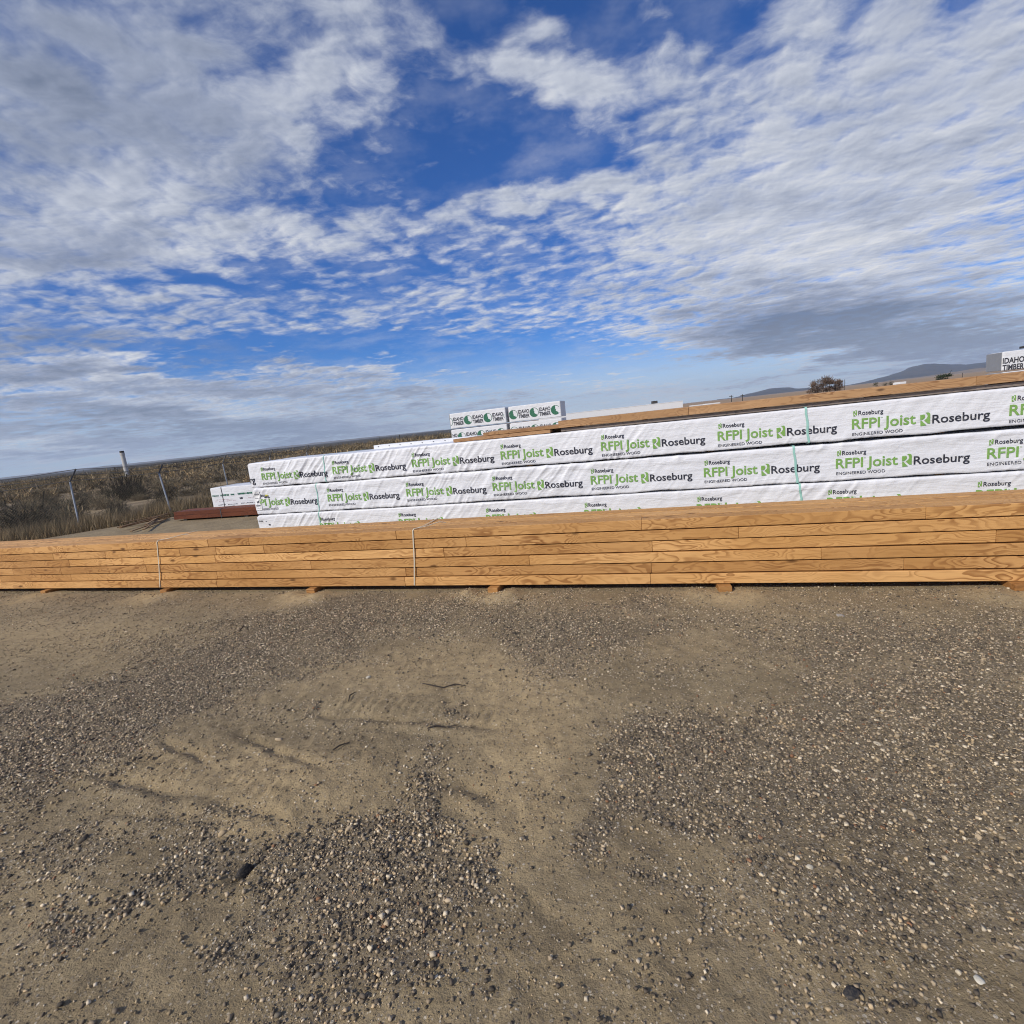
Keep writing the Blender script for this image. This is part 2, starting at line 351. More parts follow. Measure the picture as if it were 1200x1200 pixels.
BLOCK_PX = [(60, 694), (197, 694), (367, 694), (579, 692.5), (848, 691), (1188, 688)]
BLOCKS = [float(gnd(x, y) @ AX) for x, y in BLOCK_PX]
PITS = [(*gnd(278, 1018)[:2], .05, .03)]
def gh(x, y):
    x = np.asarray(x, float); y = np.asarray(y, float); r = np.hypot(x, y)
    z = (fbm(x * .55 + 9, y * .55, 3, 3) - .5) * .05 * sm(r, .4, 3)
    near = 1 - sm(r, 6, 12)
    z += near * ((fbm(x * 3, y * 3, 11, 4) - .5) * .026 + (fbm(x * 13, y * 13, 21, 4) - .5) * .016 + np.maximum(vnoise(x * 27, y * 27, 25) - .62, 0) * .022)
    for pl, wd, dp, bm_, tread in RUTS:
        m_ = (x > pl[:, 0].min() - .4) & (x < pl[:, 0].max() + .4) & (y > pl[:, 1].min() - .4) & (y < pl[:, 1].max() + .4)
        if not m_.any(): continue
        xx = x[m_]; yy = y[m_]; dd, tt, side, L = dist_poly(xx + (vnoise(xx * 9, yy * 9, 5) - .5) * .03, yy + (vnoise(xx * 9, yy * 9, 6) - .5) * .03, pl)
        fade = sm(tt, 0, .12) * (1 - sm(tt, L - .12, L)) * (.55 + .7 * vnoise(xx * 5, yy * 5, 8))
        g = -dp * np.exp(-(dd / wd) ** 2) + bm_ * np.exp(-((dd - wd * 2.2) / (wd * 1.1)) ** 2) * (side < 0)
        if tread: g += .0085 * (np.sin(tt * 2 * math.pi / .060) > .1) * np.exp(-((dd - .11) / .08) ** 2) * (side > 0)
        z[m_] += g * fade
    for mx, my, a, b, hh in MOUNDS: z += hh * np.exp(-((x - mx) / a) ** 2 - ((y - my) / b) ** 2)
    for mx, my, a, hh in PITS: z -= hh * np.exp(-((x - mx) ** 2 + (y - my) ** 2) / a ** 2)
    s = x * AX[0] + y * AX[1]; d = x * BK[0] + y * BK[1]
    z *= 1 - .8 * sm(d, 3.6, 4.2) * (1 - sm(d, 20, 30))
    for bs in BLOCKS:                                                # sand pushed up around the bearers
        wv = vnoise(s * 7, d * 7, 31)
        z += .040 * (np.exp(-((s - bs - .19) / .13) ** 2 - ((d - 4.11) / .14) ** 2) + np.exp(-((s - bs + .20) / .11) ** 2 - ((d - 4.13) / .13) ** 2) + .55 * np.exp(-((s - bs) / .2) ** 2 - ((d - 4.04) / .09) ** 2)) * (.6 + .8 * wv)
    # land beyond the yard fence
    ed = np.full(x.shape, 0.0)
    fd, ft, fs, _ = dist_poly(x, y, np.array(FENCE)) if True else None
    out_ = np.where(fs > 0, fd, -fd)
    z += -.47 * np.where(s < -12.2, sm(out_, -4.6, -.8), sm(out_, -1.9, -.1)) * (x < -2)
    far = sm(r, 30, 60)
    z = z * (1 - far) + (-.47) * far * (x < -2) + (-.2) * far * (x >= -2)
    z += (fbm(x * .12, y * .12, 41, 3) - .5) * .55 * sm(out_, 0, 6) * (x < -2) * (1 - sm(r, 200, 400))
    z += -4.0 * sm(r, 170, 480) + (fbm(x * .004, y * .004, 43, 3) - .5) * 5 * sm(r, 300, 900)
    return z
# gravel cover, by areas of the yard
GRAV = [  # pixel, half sizes in pixels, rotation, amount
    (485, 920, 60, 40, 0, 1.0), (500, 985, 60, 50, 0, 1.0), (400, 1000, 110, 45, -8, 1.05), (230, 1045, 130, 26, -6, .95), (90, 1065, 90, 24, 0, .7),
    (420, 1090, 120, 70, 0, .85), (380, 1165, 150, 60, 0, .75), (500, 1050, 45, 60, 10, .8), (240, 1010, 130, 20, -10, .5),
    (60, 880, 150, 70, -10, .9), (120, 830, 130, 40, -14, .8), (220, 795, 140, 35, -14, .75), (330, 745, 190, 40, -8, .70), (40, 1000, 90, 60, 0, .55), (20, 1110, 40, 60, 0, .35),
    (480, 712, 240, 22, 0, .55), (640, 770, 60, 30, 0, .75), (660, 735, 120, 30, 0, .5),
    (760, 900, 90, 90, 0, .95), (900, 880, 190, 80, 0, 1.1), (1090, 860, 190, 110, 0, 1.1), (840, 960, 130, 45, 0, .95), (1150, 980, 120, 90, 0, .8),
    (1000, 1130, 260, 90, 0, .55), (770, 1110, 50, 90, -30, .65), (900, 740, 320, 40, 0, .5), (1130, 760, 180, 60, 0, .6), (900, 1050, 90, 40, 0, .35), (1080, 1080, 140, 50, 0, .35),
    (380, 825, 16, 16, 0, .9), (550, 833, 16, 12, 0, .9), (60, 700, 200, 16, 0, .45), (200, 700, 60, 12, 0, .4), (80, 725, 120, 10, 0, .3), (490, 880, 50, 10, 0, .5)]
SANDY = [(620, 850, 70, 80, 0, .9), (610, 930, 65, 60, 0, .9), (600, 1030, 60, 60, 0, .7), (650, 1120, 80, 70, 0, .8), (330, 900, 130, 55, 10, .8), (180, 960, 140, 40, 5, .6), (420, 920, 40, 40, 0, .5),
    (130, 1140, 140, 60, 0, .8), (60, 760, 110, 28, 0, .7), (540, 770, 110, 26, 0, .6), (460, 800, 110, 30, 0, .5), (790, 760, 80, 20, 0, .4), (820, 1030, 90, 25, 0, .4), (980, 950, 70, 22, 0, .35)]
def px_of(x, y, z=0.0):
    vx = x; vy = y; vz = z - H
    dep = vx * FW[0] + vy * FW[1] + vz * FW[2]; dep = np.where(dep > .2, dep, np.nan)
    return 600 + FPX * (vx * CI[0] + vy * CI[1] + vz * CI[2]) / dep, 600 - FPX * (vx * CU[0] + vy * CU[1] + vz * CU[2]) / dep
def areas(lst, x, y):
    """every area is an ellipse lying on the yard (centre and half axes in metres)"""
    t = np.zeros(np.shape(x))
    for cx, cy, a, b, rot, am in lst:
        c = gnd(cx, cy)[:2]; th = R(rot)
        e1 = gnd(cx + a * math.cos(th), cy + a * math.sin(th))[:2] - c; e2 = gnd(cx - b * math.sin(th), cy + b * math.cos(th))[:2] - c
        J = np.linalg.inv(np.stack([e1, e2], 1)); u = J[0, 0] * (x - c[0]) + J[0, 1] * (y - c[1]); v = J[1, 0] * (x - c[0]) + J[1, 1] * (y - c[1])
        t += am * np.exp(-(u * u + v * v) ** 1.3)
    return t
def gravel_at(x, y):
    wx = x + (fbm(x * 3.1, y * 3.1, 51, 4) - .5) * .75; wy = y + (fbm(x * 3.1 + 7, y * 3.1, 52, 4) - .5) * .75
    g = areas(GRAV, wx, wy) - areas(SANDY, wx, wy)
    g = g + (fbm(x * 4, y * 4, 53, 5) - .5) * 1.0 + (vnoise(x * 19, y * 19, 57) - .5) * .35 + .06
    s = x * AX[0] + y * AX[1]; d = x * BK[0] + y * BK[1]
    for bs in BLOCKS: g = g - 1.0 * np.exp(-((s - bs) / .28) ** 2 - ((d - 4.10) / .20) ** 2)
    return np.clip(g, 0, 1.15)
def axis_grid(lo, hi, step, far_lo, far_hi, gr):
    a = list(np.arange(lo, hi, step)); st = step; v = a[-1]
    while v < far_hi: st *= gr; v += st; a.append(v)
    st = step; v = lo; pre = []
    while v > far_lo: st *= gr; v -= st; pre.append(v)
    return np.array(pre[::-1] + a)
gx = axis_grid(-3.4, 3.0, .0155, -9000, 9000, 1.075); gy = axis_grid(.75, 4.3, .0155, -9000, 9500, 1.075)
GX, GY = np.meshgrid(gx, gy); GZ = gh(GX, GY)
nx, ny = len(gx), len(gy); idx = np.arange(nx * ny).reshape(ny, nx)
quads = np.stack([idx[:-1, :-1], idx[:-1, 1:], idx[1:, 1:], idx[1:, :-1]], -1).reshape(-1, 4)
GV = np.stack([GX.ravel(), GY.ravel(), GZ.ravel()], 1)
gme = fast_mesh('ground', GV, quads, True)
GR = gravel_at(GX, GY).ravel(); gr_r = np.hypot(GX, GY).ravel()
set_attr(gme, 'gravel', np.where(gr_r < 9, GR, .35))
sB_ = GX.ravel() * AX[0] + GY.ravel() * AX[1]
fd, ft, fs, _ = dist_poly(GX.ravel(), GY.ravel(), np.array(FENCE)); outd = np.where(fs > 0, fd, -fd)
wild = np.where(GX.ravel() < -2, np.where(sB_ < -12.2, sm(outd, -5.0, -3.6), sm(outd, -2.2, -.6)), sm(GV[:, 1] + .3 * GV[:, 0], 26, 34))
wild = np.maximum(wild, sm(gr_r, 38, 50)); set_attr(gme, 'wild', wild)
sandm = areas(SANDY, GX.ravel(), GY.ravel()); sB = GX.ravel() * AX[0] + GY.ravel() * AX[1]; dB = GX.ravel() * BK[0] + GY.ravel() * BK[1]
tanm = np.clip(areas([(360, 915, 110, 45, 0, .75), (230, 900, 110, 40, 5, .5), (625, 830, 75, 60, 0, .75), (610, 910, 60, 70, 0, .75), (60, 745, 160, 34, 0, .6), (470, 790, 160, 34, 0, .5), (290, 970, 60, 18, 0, .7), (560, 770, 110, 30, 0, .4), (590, 990, 50, 40, 0, .35), (800, 760, 110, 22, 0, .3), (300, 720, 60, 14, 0, .3)], GX.ravel(), GY.ravel()), 0, 1)
for bs in BLOCKS: tanm = np.maximum(tanm, 1.15 * np.exp(-((sB - bs - .03) / .30) ** 2 - ((dB - 4.08) / .20) ** 2))
set_attr(gme, 'tan', np.clip(tanm, 0, 1))
def ground_mat():
    m_, t, b = mat('dirt_and_gravel'); pos = t.n('ShaderNodeNewGeometry').outputs['Position']
    g = t.n('ShaderNodeAttribute', attribute_name='gravel').outputs['Fac']
    wl = t.n('ShaderNodeAttribute', attribute_name='wild').outputs['Fac']
    tn = t.n('ShaderNodeAttribute', attribute_name='tan').outputs['Fac']
    n1 = t.noise(pos, 2.3, 6, .6); n2 = t.noise(pos, 17, 6, .65); n3 = t.noise(pos, 120, 4, .7)
    c = t.mix(t.sstep(n1, .3, .7), (.245, .190, .112), (.365, .285, .168))
    c = t.mix(t.m('MULTIPLY', tn, .85), c, (.52, .39, .215))
    c = t.mix(t.m('MULTIPLY', t.sstep(n2, .45, .75), .5), c, (.135, .103, .064))
    c = t.mix(t.m('MULTIPLY', t.sstep(n3, .52, .75), .45), c, (.30, .235, .165))
    c = t.mix(t.m('MULTIPLY', t.sstep(n3, .46, .28), .6), c, (.06, .047, .033))
    n4 = t.noise(pos, 7.0, 5, .7); c = t.mix(t.m('MULTIPLY', t.sstep(n4, .5, .68), .34), c, (.150, .116, .076))
    # grit: tiny stones of many tones, denser in the gravelly parts
    for sc, th, amt in ((150, .36, .8), (75, .30, .9)):
        vo = t.n('ShaderNodeTexVoronoi', {0: pos, 2: sc}); cs = t.n('ShaderNodeSeparateColor', {0: vo.outputs['Color']})
        stone = t.ramp(cs.outputs[0], [(0, (.075, .063, .05)), (.25, (.17, .14, .105)), (.55, (.30, .245, .175)), (.8, (.46, .385, .28)), (1, (.66, .59, .47))])
        on_ = t.m('MULTIPLY', t.sstep(vo.outputs['Distance'], th + .12, th), t.m('GREATER_THAN', t.m('ADD', t.m('MULTIPLY_ADD', g, .75, .14), t.m('MULTIPLY', t.m('SUBTRACT', n2, .5), .5)), cs.outputs[1]))
        c = t.mix(t.m('MULTIPLY', on_, amt), c, stone)
    c = t.mix(t.m('MULTIPLY', t.sstep(g, .35, 1.0), .38), c, (.095, .080, .063))
    m1 = t.noise(pos, .35, 6, .65); m2 = t.noise(pos, .013, 7, .65)
    wc = t.mix(t.sstep(m1, .35, .65), (.17, .125, .075), (.36, .28, .175))
    wc = t.mix(t.sstep(m2, .42, .62), wc, (.13, .105, .07))
    wc = t.mix(t.m('MULTIPLY', t.sstep(t.n('ShaderNodeSeparateXYZ', {0: pos}).outputs[0], 10, 60), .85), wc, (.36, .25, .15))
    lx = t.n('ShaderNodeSeparateXYZ', {0: pos}).outputs
    rr_ = t.vm('LENGTH', pos, out=1); left = t.m('MULTIPLY', t.sstep(lx[0], 10, -30), t.sstep(rr_, 60, 160))
    wc = t.mix(t.m('MULTIPLY', left, t.sstep(t.noise(pos, .03, 7, .7), .28, .46)), wc, (.07, .06, .042))
    c = t.mix(wl, c, wc)
    hh = t.m('ADD', t.m('MULTIPLY', n2, .5), t.m('MULTIPLY', n3, .35))
    hh = t.m('ADD', hh, t.m('MULTIPLY', t.noise(pos, 46, 5, .7), .5))
    bp = t.n('ShaderNodeBump', {'Strength': 1.0, 'Distance': .017, 'Height': hh})
    setin(t, b, base=c, rough=.92, spec=.15, normal=bp.outputs[0]); return m_
ground = tag(link('ground', gme, ground_mat()), kind='structure')

# ------------------------------------------------------------------ loose stones on the yard
def stone_mat():
    m_, t, b = mat('stones'); c = t.n('ShaderNodeVertexColor', layer_name='tone').outputs[0]
    pos = t.n('ShaderNodeNewGeometry').outputs['Position']; n = t.noise(pos, 160, 4, .65)
    c = t.mix(t.m('MULTIPLY', t.sstep(n, .4, .75), .45), c, (.24, .19, .125))
    setin(t, b, base=c, rough=.8, spec=.3); return m_
M_STONE = stone_mat()
def ico(sub):
    bm = bmesh.new(); bmesh.ops.create_icosphere(bm, subdivisions=sub, radius=1); bm.verts.ensure_lookup_table()
    v = np.array([p.co[:] for p in bm.verts]); f = np.array([[q_.index for q_ in t.verts] for t in bm.faces]); bm.free(); return v, f
TONES = np.array([(.070, .060, .050), (.12, .10, .080), (.19, .157, .118), (.27, .22, .16), (.37, .305, .22), (.48, .40, .295), (.66, .59, .47), (.26, .14, .08), (.17, .155, .13), (.52, .41, .27)])
TP = np.array([.18, .11, .11, .13, .15, .15, .10, .015, .03, .06])
TONES = TONES * np.array([1.10, 1.04, .93])
SAND = (np.array([(.28, .21, .12), (.38, .29, .17), (.19, .145, .088), (.50, .40, .26)]), np.array([.35, .3, .25, .1]))
def stones(name, pos, size, sub, sink=.25, pal=None):
    bv, bf = (np.array([(a, b, c) for a in (-.8, .8) for b in (-.8, .8) for c in (-.8, .8)], float), np.array([(0, 1, 3), (0, 3, 2), (4, 6, 7), (4, 7, 5), (0, 4, 5), (0, 5, 1), (2, 3, 7), (2, 7, 6), (0, 2, 6), (0, 6, 4), (1, 5, 7), (1, 7, 3)])) if sub == 'chip' else ico(sub) if sub else (np.array([(1, 0, 0), (-1, 0, 0), (0, 1, 0), (0, -1, 0), (0, 0, 1.), (0, 0, -1)]), np.array([(0, 2, 4), (2, 1, 4), (1, 3, 4), (3, 0, 4), (2, 0, 5), (1, 2, 5), (3, 1, 5), (0, 3, 5)]))
    n = len(pos); kinds = 14
    var = []
    for k in range(kinds):
        q_ = bv * (1 + (rng.random((len(bv), 1)) - .5) * .55)
        if sub == 'chip': q_ = bv * (.36 + .62 * rng.random(bv.shape)) * .86
        for _ in range(0 if sub == 'chip' else 7):                  # knock flat facets off
            nn = rng.normal(size=3); nn /= np.linalg.norm(nn); dd = q_ @ nn; cut = .42 + .28 * rng.random(); q_ = q_ - np.outer(np.maximum(dd - cut, 0), nn)
        var.append(q_)
    var = np.array(var)[rng.integers(0, kinds, n)]
    sc = size[:, None] * np.stack([.8 + .5 * rng.random(n), .6 + .4 * rng.random(n), .38 + .4 * rng.random(n)], 1)
    v = var * sc[:, None, :]
    a = rng.random(n) * 6.283; tl = (rng.random(n) - .5) * .9
    ca, sa, ct, st = np.cos(a), np.sin(a), np.cos(tl), np.sin(tl)
    x, y, z = v[..., 0], v[..., 1], v[..., 2]
    y, z = y * ct[:, None] - z * st[:, None], y * st[:, None] + z * ct[:, None]
    x, y = x * ca[:, None] - y * sa[:, None], x * sa[:, None] + y * ca[:, None]
    V = np.stack([x + pos[:, :1], y + pos[:, 1:2], z + pos[:, 2:3] + (sc[:, 2] * (1 - 2 * sink))[:, None]], -1)
    T = bf[None] + (np.arange(n) * len(bv))[:, None, None]
    me = fast_mesh(name, V.reshape(-1, 3), T.reshape(-1, 3))
    tn_, tp_ = pal or (TONES, TP)
    tone = tn_[rng.choice(len(tn_), n, p=tp_ / tp_.sum())] * (.8 + .4 * rng.random((n, 1)))
    set_col(me, 'tone', np.repeat(tone, len(bv), 0))
    return tag(link(name, me, M_STONE), kind='stuff')
def scatter(n, fn, big):
    """points in the view's wedge of yard, plus a margin, denser where fn is"""
    d = np.sqrt(rng.random(n) * (4.6 ** 2 - .85 ** 2) + .85 ** 2) if not big else np.sqrt(rng.random(n) * (8.0 ** 2 - .85 ** 2) + .85 ** 2)
    x = (rng.random(n) * 2 - 1) * (d * 1.12 + .5) + .0; y = d
    dd = x * BK[0] + y * BK[1]; keep = (dd < 4.75)
    pr = fn(x, y); keep &= rng.random(n) < pr
    x, y = x[keep], y[keep]; return np.stack([x, y, gh(x, y)], 1)
p1 = scatter(205000, lambda x, y: np.clip(gravel_at(x, y) * .80 + .03, 0, 1), False)
stones('gravel', p1, .0042 + .0085 * rng.random(len(p1)) ** 3.0, 'chip', .30)
p2 = scatter(130000, lambda x, y: np.clip(gravel_at(x, y) * .50 + .17, 0, 1), False)
stones('grit', p2, .0020 + .0034 * rng.random(len(p2)), 0, .15)
p4 = scatter(56000, lambda x, y: np.clip(1.0 - gravel_at(x, y) * .7, 0, 1) * (.25 + 1.1 * vnoise(x * 6, y * 6, 91)), False)
stones('dirt_crumbs', p4, .0024 + .0075 * rng.random(len(p4)) ** 4, 0, .22, SAND)
COARSE = [(485, 925, 50, 40, 0, 1.0), (500, 990, 60, 50, 0, 1.0), (400, 1005, 110, 40, -8, 1.0), (230, 1045, 130, 22, -6, .9), (430, 1090, 110, 60, 0, .75), (390, 1165, 140, 50, 0, .7), (90, 1060, 90, 30, 0, .5),
    (60, 900, 110, 60, -10, .45), (760, 890, 70, 60, 0, .45), (1000, 860, 200, 60, 0, .4), (1120, 960, 120, 80, 0, .4), (770, 1110, 40, 80, -30, .5), (1000, 1120, 220, 70, 0, .3)]
def coarse_at(x, y): return np.clip(areas(COARSE, x + (fbm(x * 4, y * 4, 71, 3) - .5) * .3, y + (fbm(x * 4, y * 4, 72, 3) - .5) * .3) + (fbm(x * 5, y * 5, 73, 4) - .5) * .9 - .08, 0, 1)
p5 = scatter(76000, coarse_at, False)
stones('coarse_gravel', p5, .0058 + .0090 * rng.random(len(p5)) ** 2.4, 'chip', .24)
p3 = scatter(500, lambda x, y: np.clip(gravel_at(x, y) * .8 + .10, 0, 1), False)
p6 = scatter(260000, lambda x, y: np.where(y > 3.9, np.clip(gravel_at(x, y) * .6 + .16, 0, 1), 0), True)
stones('far_gravel', p6, .0045 + .0080 * rng.random(len(p6)) ** 2, 0, .2)
stones('pebbles', p3, .010 + .009 * rng.random(len(p3)) ** 3, 2)
# a few stones that stand out
def lone(name, label, px, size, tone, seed, flat=.6, rot=0.0, group=None):
    r_ = np.random.default_rng(seed); v, f = ico(2); v = v * (1 + (r_.random((len(v), 1)) - .5) * .30)
    for _ in range(7):
        nn = r_.normal(size=3); nn /= np.linalg.norm(nn); dd = v @ nn; v = v - np.outer(np.maximum(dd - .62, 0), nn)
    v = v * np.array([size, size * .72, size * flat]); me = fast_mesh(name, v, f); set_col(me, 'tone', np.tile(tone, (len(v), 1)))
    o = link(name, me, M_STONE); g = gnd(*px); g[2] = float(gh(g[:1], g[1:2])[0]) + size * flat * .45; o.location = g; o.rotation_euler = (.2, .1, rot)
    return tag(o, label, 'stone', group)
lone('rock', 'upright black rock in the dark gravel at the lower left', (285, 1019), .034, (.016, .016, .018), 1, 1.25, .5)
lone('rock', 'white oval pebble at the lower right edge of the yard', (1148, 1149), .016, (.62, .58, .48), 2, .4, .9)
lone('rock', 'flat black stone flush with the sand near the bottom right', (1000, 1165), .026, (.03, .03, .033), 3, .25, .2)
lone('rock', 'cream pebble in the sand right of the faint tyre line', (949, 1019), .013, (.58, .52, .40), 4, .5, .2)
lone('rock', 'flat grey stone on the far gravel near the timber', (984, 720), .03, (.36, .33, .29), 5, .3, 0)
lone('rock', 'small pale stone in the sand above the tyre tracks', (432, 797), .018, (.52, .47, .38), 6, .6, 0)

# twigs and bark scraps
def twig(label, pts, r):
    pp = []
    for i, (x, y) in enumerate(pts):
        g = gnd(x, y); pp.append(np.array([g[0], g[1], float(gh(g[:1], g[1:2])[0]) + r * (1.0 if i % 2 == 0 else 2.2)]))
    r *= .62; v, f = tube(pp, [r * .7] + [r] * (len(pp) - 2) + [r * .5], 5); c = np.mean(pp, 0)
    o = link('twig', mesh('twig', np.array(v) - c, f), M_TWIG, loc=c); return tag(o, label, 'twig')
M_TWIG = simple('dark_bark', (.045, .034, .026), .9, .3, 40)
twig('bent dark twig lying on the sand in front of the tan patch', [(501, 857), (512, 855), (524, 853), (534, 853), (537, 849)], .006)
twig('short straight dark twig left of the gravel patch', [(391, 884), (399, 879), (411, 874)], .007)
twig('thin dark twig at the far side of the tread marks', [(496, 806), (505, 809), (520, 809), (534, 806), (546, 806)], .006)
twig('forked dark scrap of bark beyond the short twig', [(409, 825), (411, 820), (417, 816)], .007)
twig('thin curved twig on the gravel by the timber bearers', [(280, 740), (285, 736), (293, 735)], .008)

# ------------------------------------------------------------------ the fir beam stack in front
D0, ZB, LH = 4.245, .052, .0934
stack = thing('timber_stack', 'long six layer stack of orange fir beams in front of the white bundles', 'timber stack', tuple(P(0, D0, 0)), (0, 0.0012, -A))
JOINTS = [[74, 149, 244, 292, 464.5, 752, 1085], [63, 124, 211, 253.5, 309.4, 546.5, 865.6], [81, 168, 252, 520, 764.5, 1168], [16, 72, 172, 365, 620.6, 962.5], [83, 254, 475.5, 763.5, 1060], [39, 150, 254.5, 475, 762.5]]
SL, SR = -11.5, 5.2
for li, jx in enumerate(JOINTS):
    k = 5 - li; z0 = ZB + k * LH; ypix = lambda x: 642.5 - .0448 * x + (li + .5) / 6 * (48.8 + .0365 * x)
    cuts = [SL + .15 * random.random()] + [s_at(x, ypix(x), D0) for x in jx] + [SR - .2 * random.random()]
    if li in (0, 1, 3, 4): cuts.insert(1, cuts[1] - 1.35 - .3 * random.random())
    yo = random.uniform(-.006, .006)
    for a, b in zip(cuts[:-1], cuts[1:]):
        link('board', bevel_box('board', b - a - .0016, .163, LH - .0095 + random.uniform(-.001, .001), .003), M_WOOD, stack, (a, yo + random.uniform(-.0012, .0012), z0 + .003))
    for rr in (1, 2):
        link('beam', bevel_box('beam', SR - SL - random.random() * .3, .160, LH - .0095 + random.uniform(-.001, .001), .003), M_WOOD, stack, (SL + random.random() * .2, rr * .165 + random.uniform(-.001, .001), z0 + .003))
ZT = ZB + 6 * LH
def strap_path(bm_pts, wd, th):
    """flat band through (x, y, z) points, width along x"""
    V = []; F_ = []
    n = len(bm_pts)
    for i, (x, y, z) in enumerate(bm_pts):
        t0 = np.array(bm_pts[min(i + 1, n - 1)][1:]) - np.array(bm_pts[max(i - 1, 0)][1:]); t0 = t0 / (np.linalg.norm(t0) + 1e-9); nr = np.array([t0[1], -t0[0]])
        for sx, sn in ((-1, 0), (1, 0), (1, 1), (-1, 1)):
            V.append((x + sx * wd / 2, y + nr[0] * th * sn, z + nr[1] * th * sn))
    for i in range(n - 1):
        for k in range(4): F_.append((i * 4 + k, i * 4 + (k + 1) % 4, i * 4 + 4 + (k + 1) % 4, i * 4 + 4 + k))
    F_ += [(3, 2, 1, 0), tuple((n - 1) * 4 + k for k in range(4))]
    return V, F_
for tp, bt in (((184.6, 633), (188.5, 688)), ((484.5, 621), (486.2, 686))):
    s = s_at(*tp, D0); sb_ = s_at(*bt, D0); lerp = lambda t: s + (sb_ - s) * t
    pts = [(sb_, .50, ZB - .006), (sb_, .01, ZB - .006), (sb_, -.012, ZB + .01), (lerp(.55) + .006, -.013, ZB + .25), (s - .004, -.012, ZT - .01), (s, .004, ZT + .003), (s + .04, .15, ZT + .004), (s + .02, .5, ZT + .004), (s + .01, .51, ZT - .02)]
    v1 = strap_path(pts, .011, .003)
    v2 = tube([(s, .0, ZT + .006), (s + .10, .06, ZT + .012), (s + .20, .16, ZT + .03), (s + .25, .20, ZT + .012)], .004, 5)
    link('strap', mesh('strap', *merge([v1, v2])), M_CORD, stack)
for i, bs in enumerate(BLOCKS):
    nm = ['leftmost of the short wooden bearers under the fir beams', 'wooden bearer under the left strap of the fir beams, banked with sand', 'tilted wooden bearer with sand drifted on its left side', 'wooden bearer just right of the second strap of the fir beams',
          'wooden bearer below the right half of the fir beams on a pale sand mound', 'rightmost wooden bearer at the right edge of the yard'][i]
    zg = 0.0; L = .62
    o = link('wood_bearer', bevel_box('wood_bearer', .10, L, .072, .004), M_BLOCK); yy = -.05 - .03 * random.random()
    o.location = P(bs - .04, D0 + yy, -.022); o.rotation_euler = (0, 0, -A + random.uniform(-.12, .12)); tag(o, nm, 'timber block', 'bearers under the front beam stack')

# ------------------------------------------------------------------ wrapped joist bundles
FONT = None
_txt = {}
def text_mesh(s, bold=0.0, shear=0.0):
    key = (s, bold)
    if key in _txt: return _txt[key]
    cu = bpy.data.curves.new('t', 'FONT'); cu.body = s; cu.size = 1; cu.offset = bold; cu.resolution_u = 3; cu.fill_mode = 'FRONT'
    o = bpy.data.objects.new('t', cu); COL.objects.link(o); dg = bpy.context.evaluated_depsgraph_get()
    me = bpy.data.meshes.new_from_object(o.evaluated_get(dg)); bm = bmesh.new(); bm.from_mesh(me); bmesh.ops.triangulate(bm, faces=bm.faces[:])
    v = np.array([p.co[:2] for p in bm.verts]); bm.verts.index_update(); f = [[q_.index for q_ in t.verts] for t in bm.faces]; bm.free()
    bpy.data.objects.remove(o); bpy.data.curves.remove(cu); bpy.data.meshes.remove(me)
    v[:, 0] -= v[:, 0].min(); _txt[key] = (v, f); return _txt[key]
CAPH = None
def put_text(s, x0, x1, zbase, ztop, bold=0.0):
    """fit a string: left x0, right x1, baseline and cap height"""
    v, f = text_mesh(s, bold); global CAPH
    if CAPH is None: hv, _ = text_mesh('H', 0.0); CAPH = hv[:, 1].max()
    v = v.copy(); v[:, 0] = x0 + v[:, 0] / v[:, 0].max() * (x1 - x0); v[:, 1] = zbase + v[:, 1] / CAPH * (ztop - zbase); return v, f
def polys(pl, x0, z0, sx, sz_):
    out_ = []
    for p in pl: out_.append((np.array([(x0 + a * sx, z0 - b * sz_) for a, b in p]), [tuple(range(len(p)))[::-1]]))
    return out_
LOGO = [[(0, .15), (.40, .13), (.49, .20), (.49, .34), (.40, .44), (.22, .52), (0, .53)], [(.02, .58), (.14, .57), (.30, .72), (.64, .97), (.04, 1.0)],
        [(.50, .0), (.82, 0), (.94, .05), (1, .16), (1, .86), (.74, .84), (.40, .57), (.62, .47), (.73, .33), (.72, .18), (.62, .07)]]
PH = 1.29
def repeat_print(x0, top, upto=1.0, skip_first=False, row3=False):
    """one repeat of the wrap's print: list of (verts2d, faces, material index)"""
    L = []; k = PH / 1.34 * 1.0; X = lambda a: x0 + a * k
    def add(t, mi): L.append((t[0], t[1], mi))
    for pl in polys(LOGO, X(.012), top - .074, .034, .062): add(pl, 0)
    add(put_text('Roseburg', X(.060), X(.292), top - .128, top - .084, .012), 1)
    if skip_first: add(put_text('PI', X(.145), X(.262), top - .268, top - .167, .022), 0)
    else: add(put_text('RFPI', X(0), X(.262), top - .268, top - .167, .018), 0)
    add(put_text('TM', X(.268), X(.286), top - .180, top - .167), 0)
    add(put_text('Joist', X(.300), X(.590), top - .268, top - .164, .016), 0)
    add(put_text('ENGINEERED WOOD', X(.004) if not skip_first else X(.06), X(.474), top - .340, top - .310, .004), 2)
    for pl in polys(LOGO, X(.628), top - .165, .086, .132): add(pl, 0)
    add(put_text('Roseburg', X(.735), X(1.232), top - .278, top - .196, .014), 1)
    return L
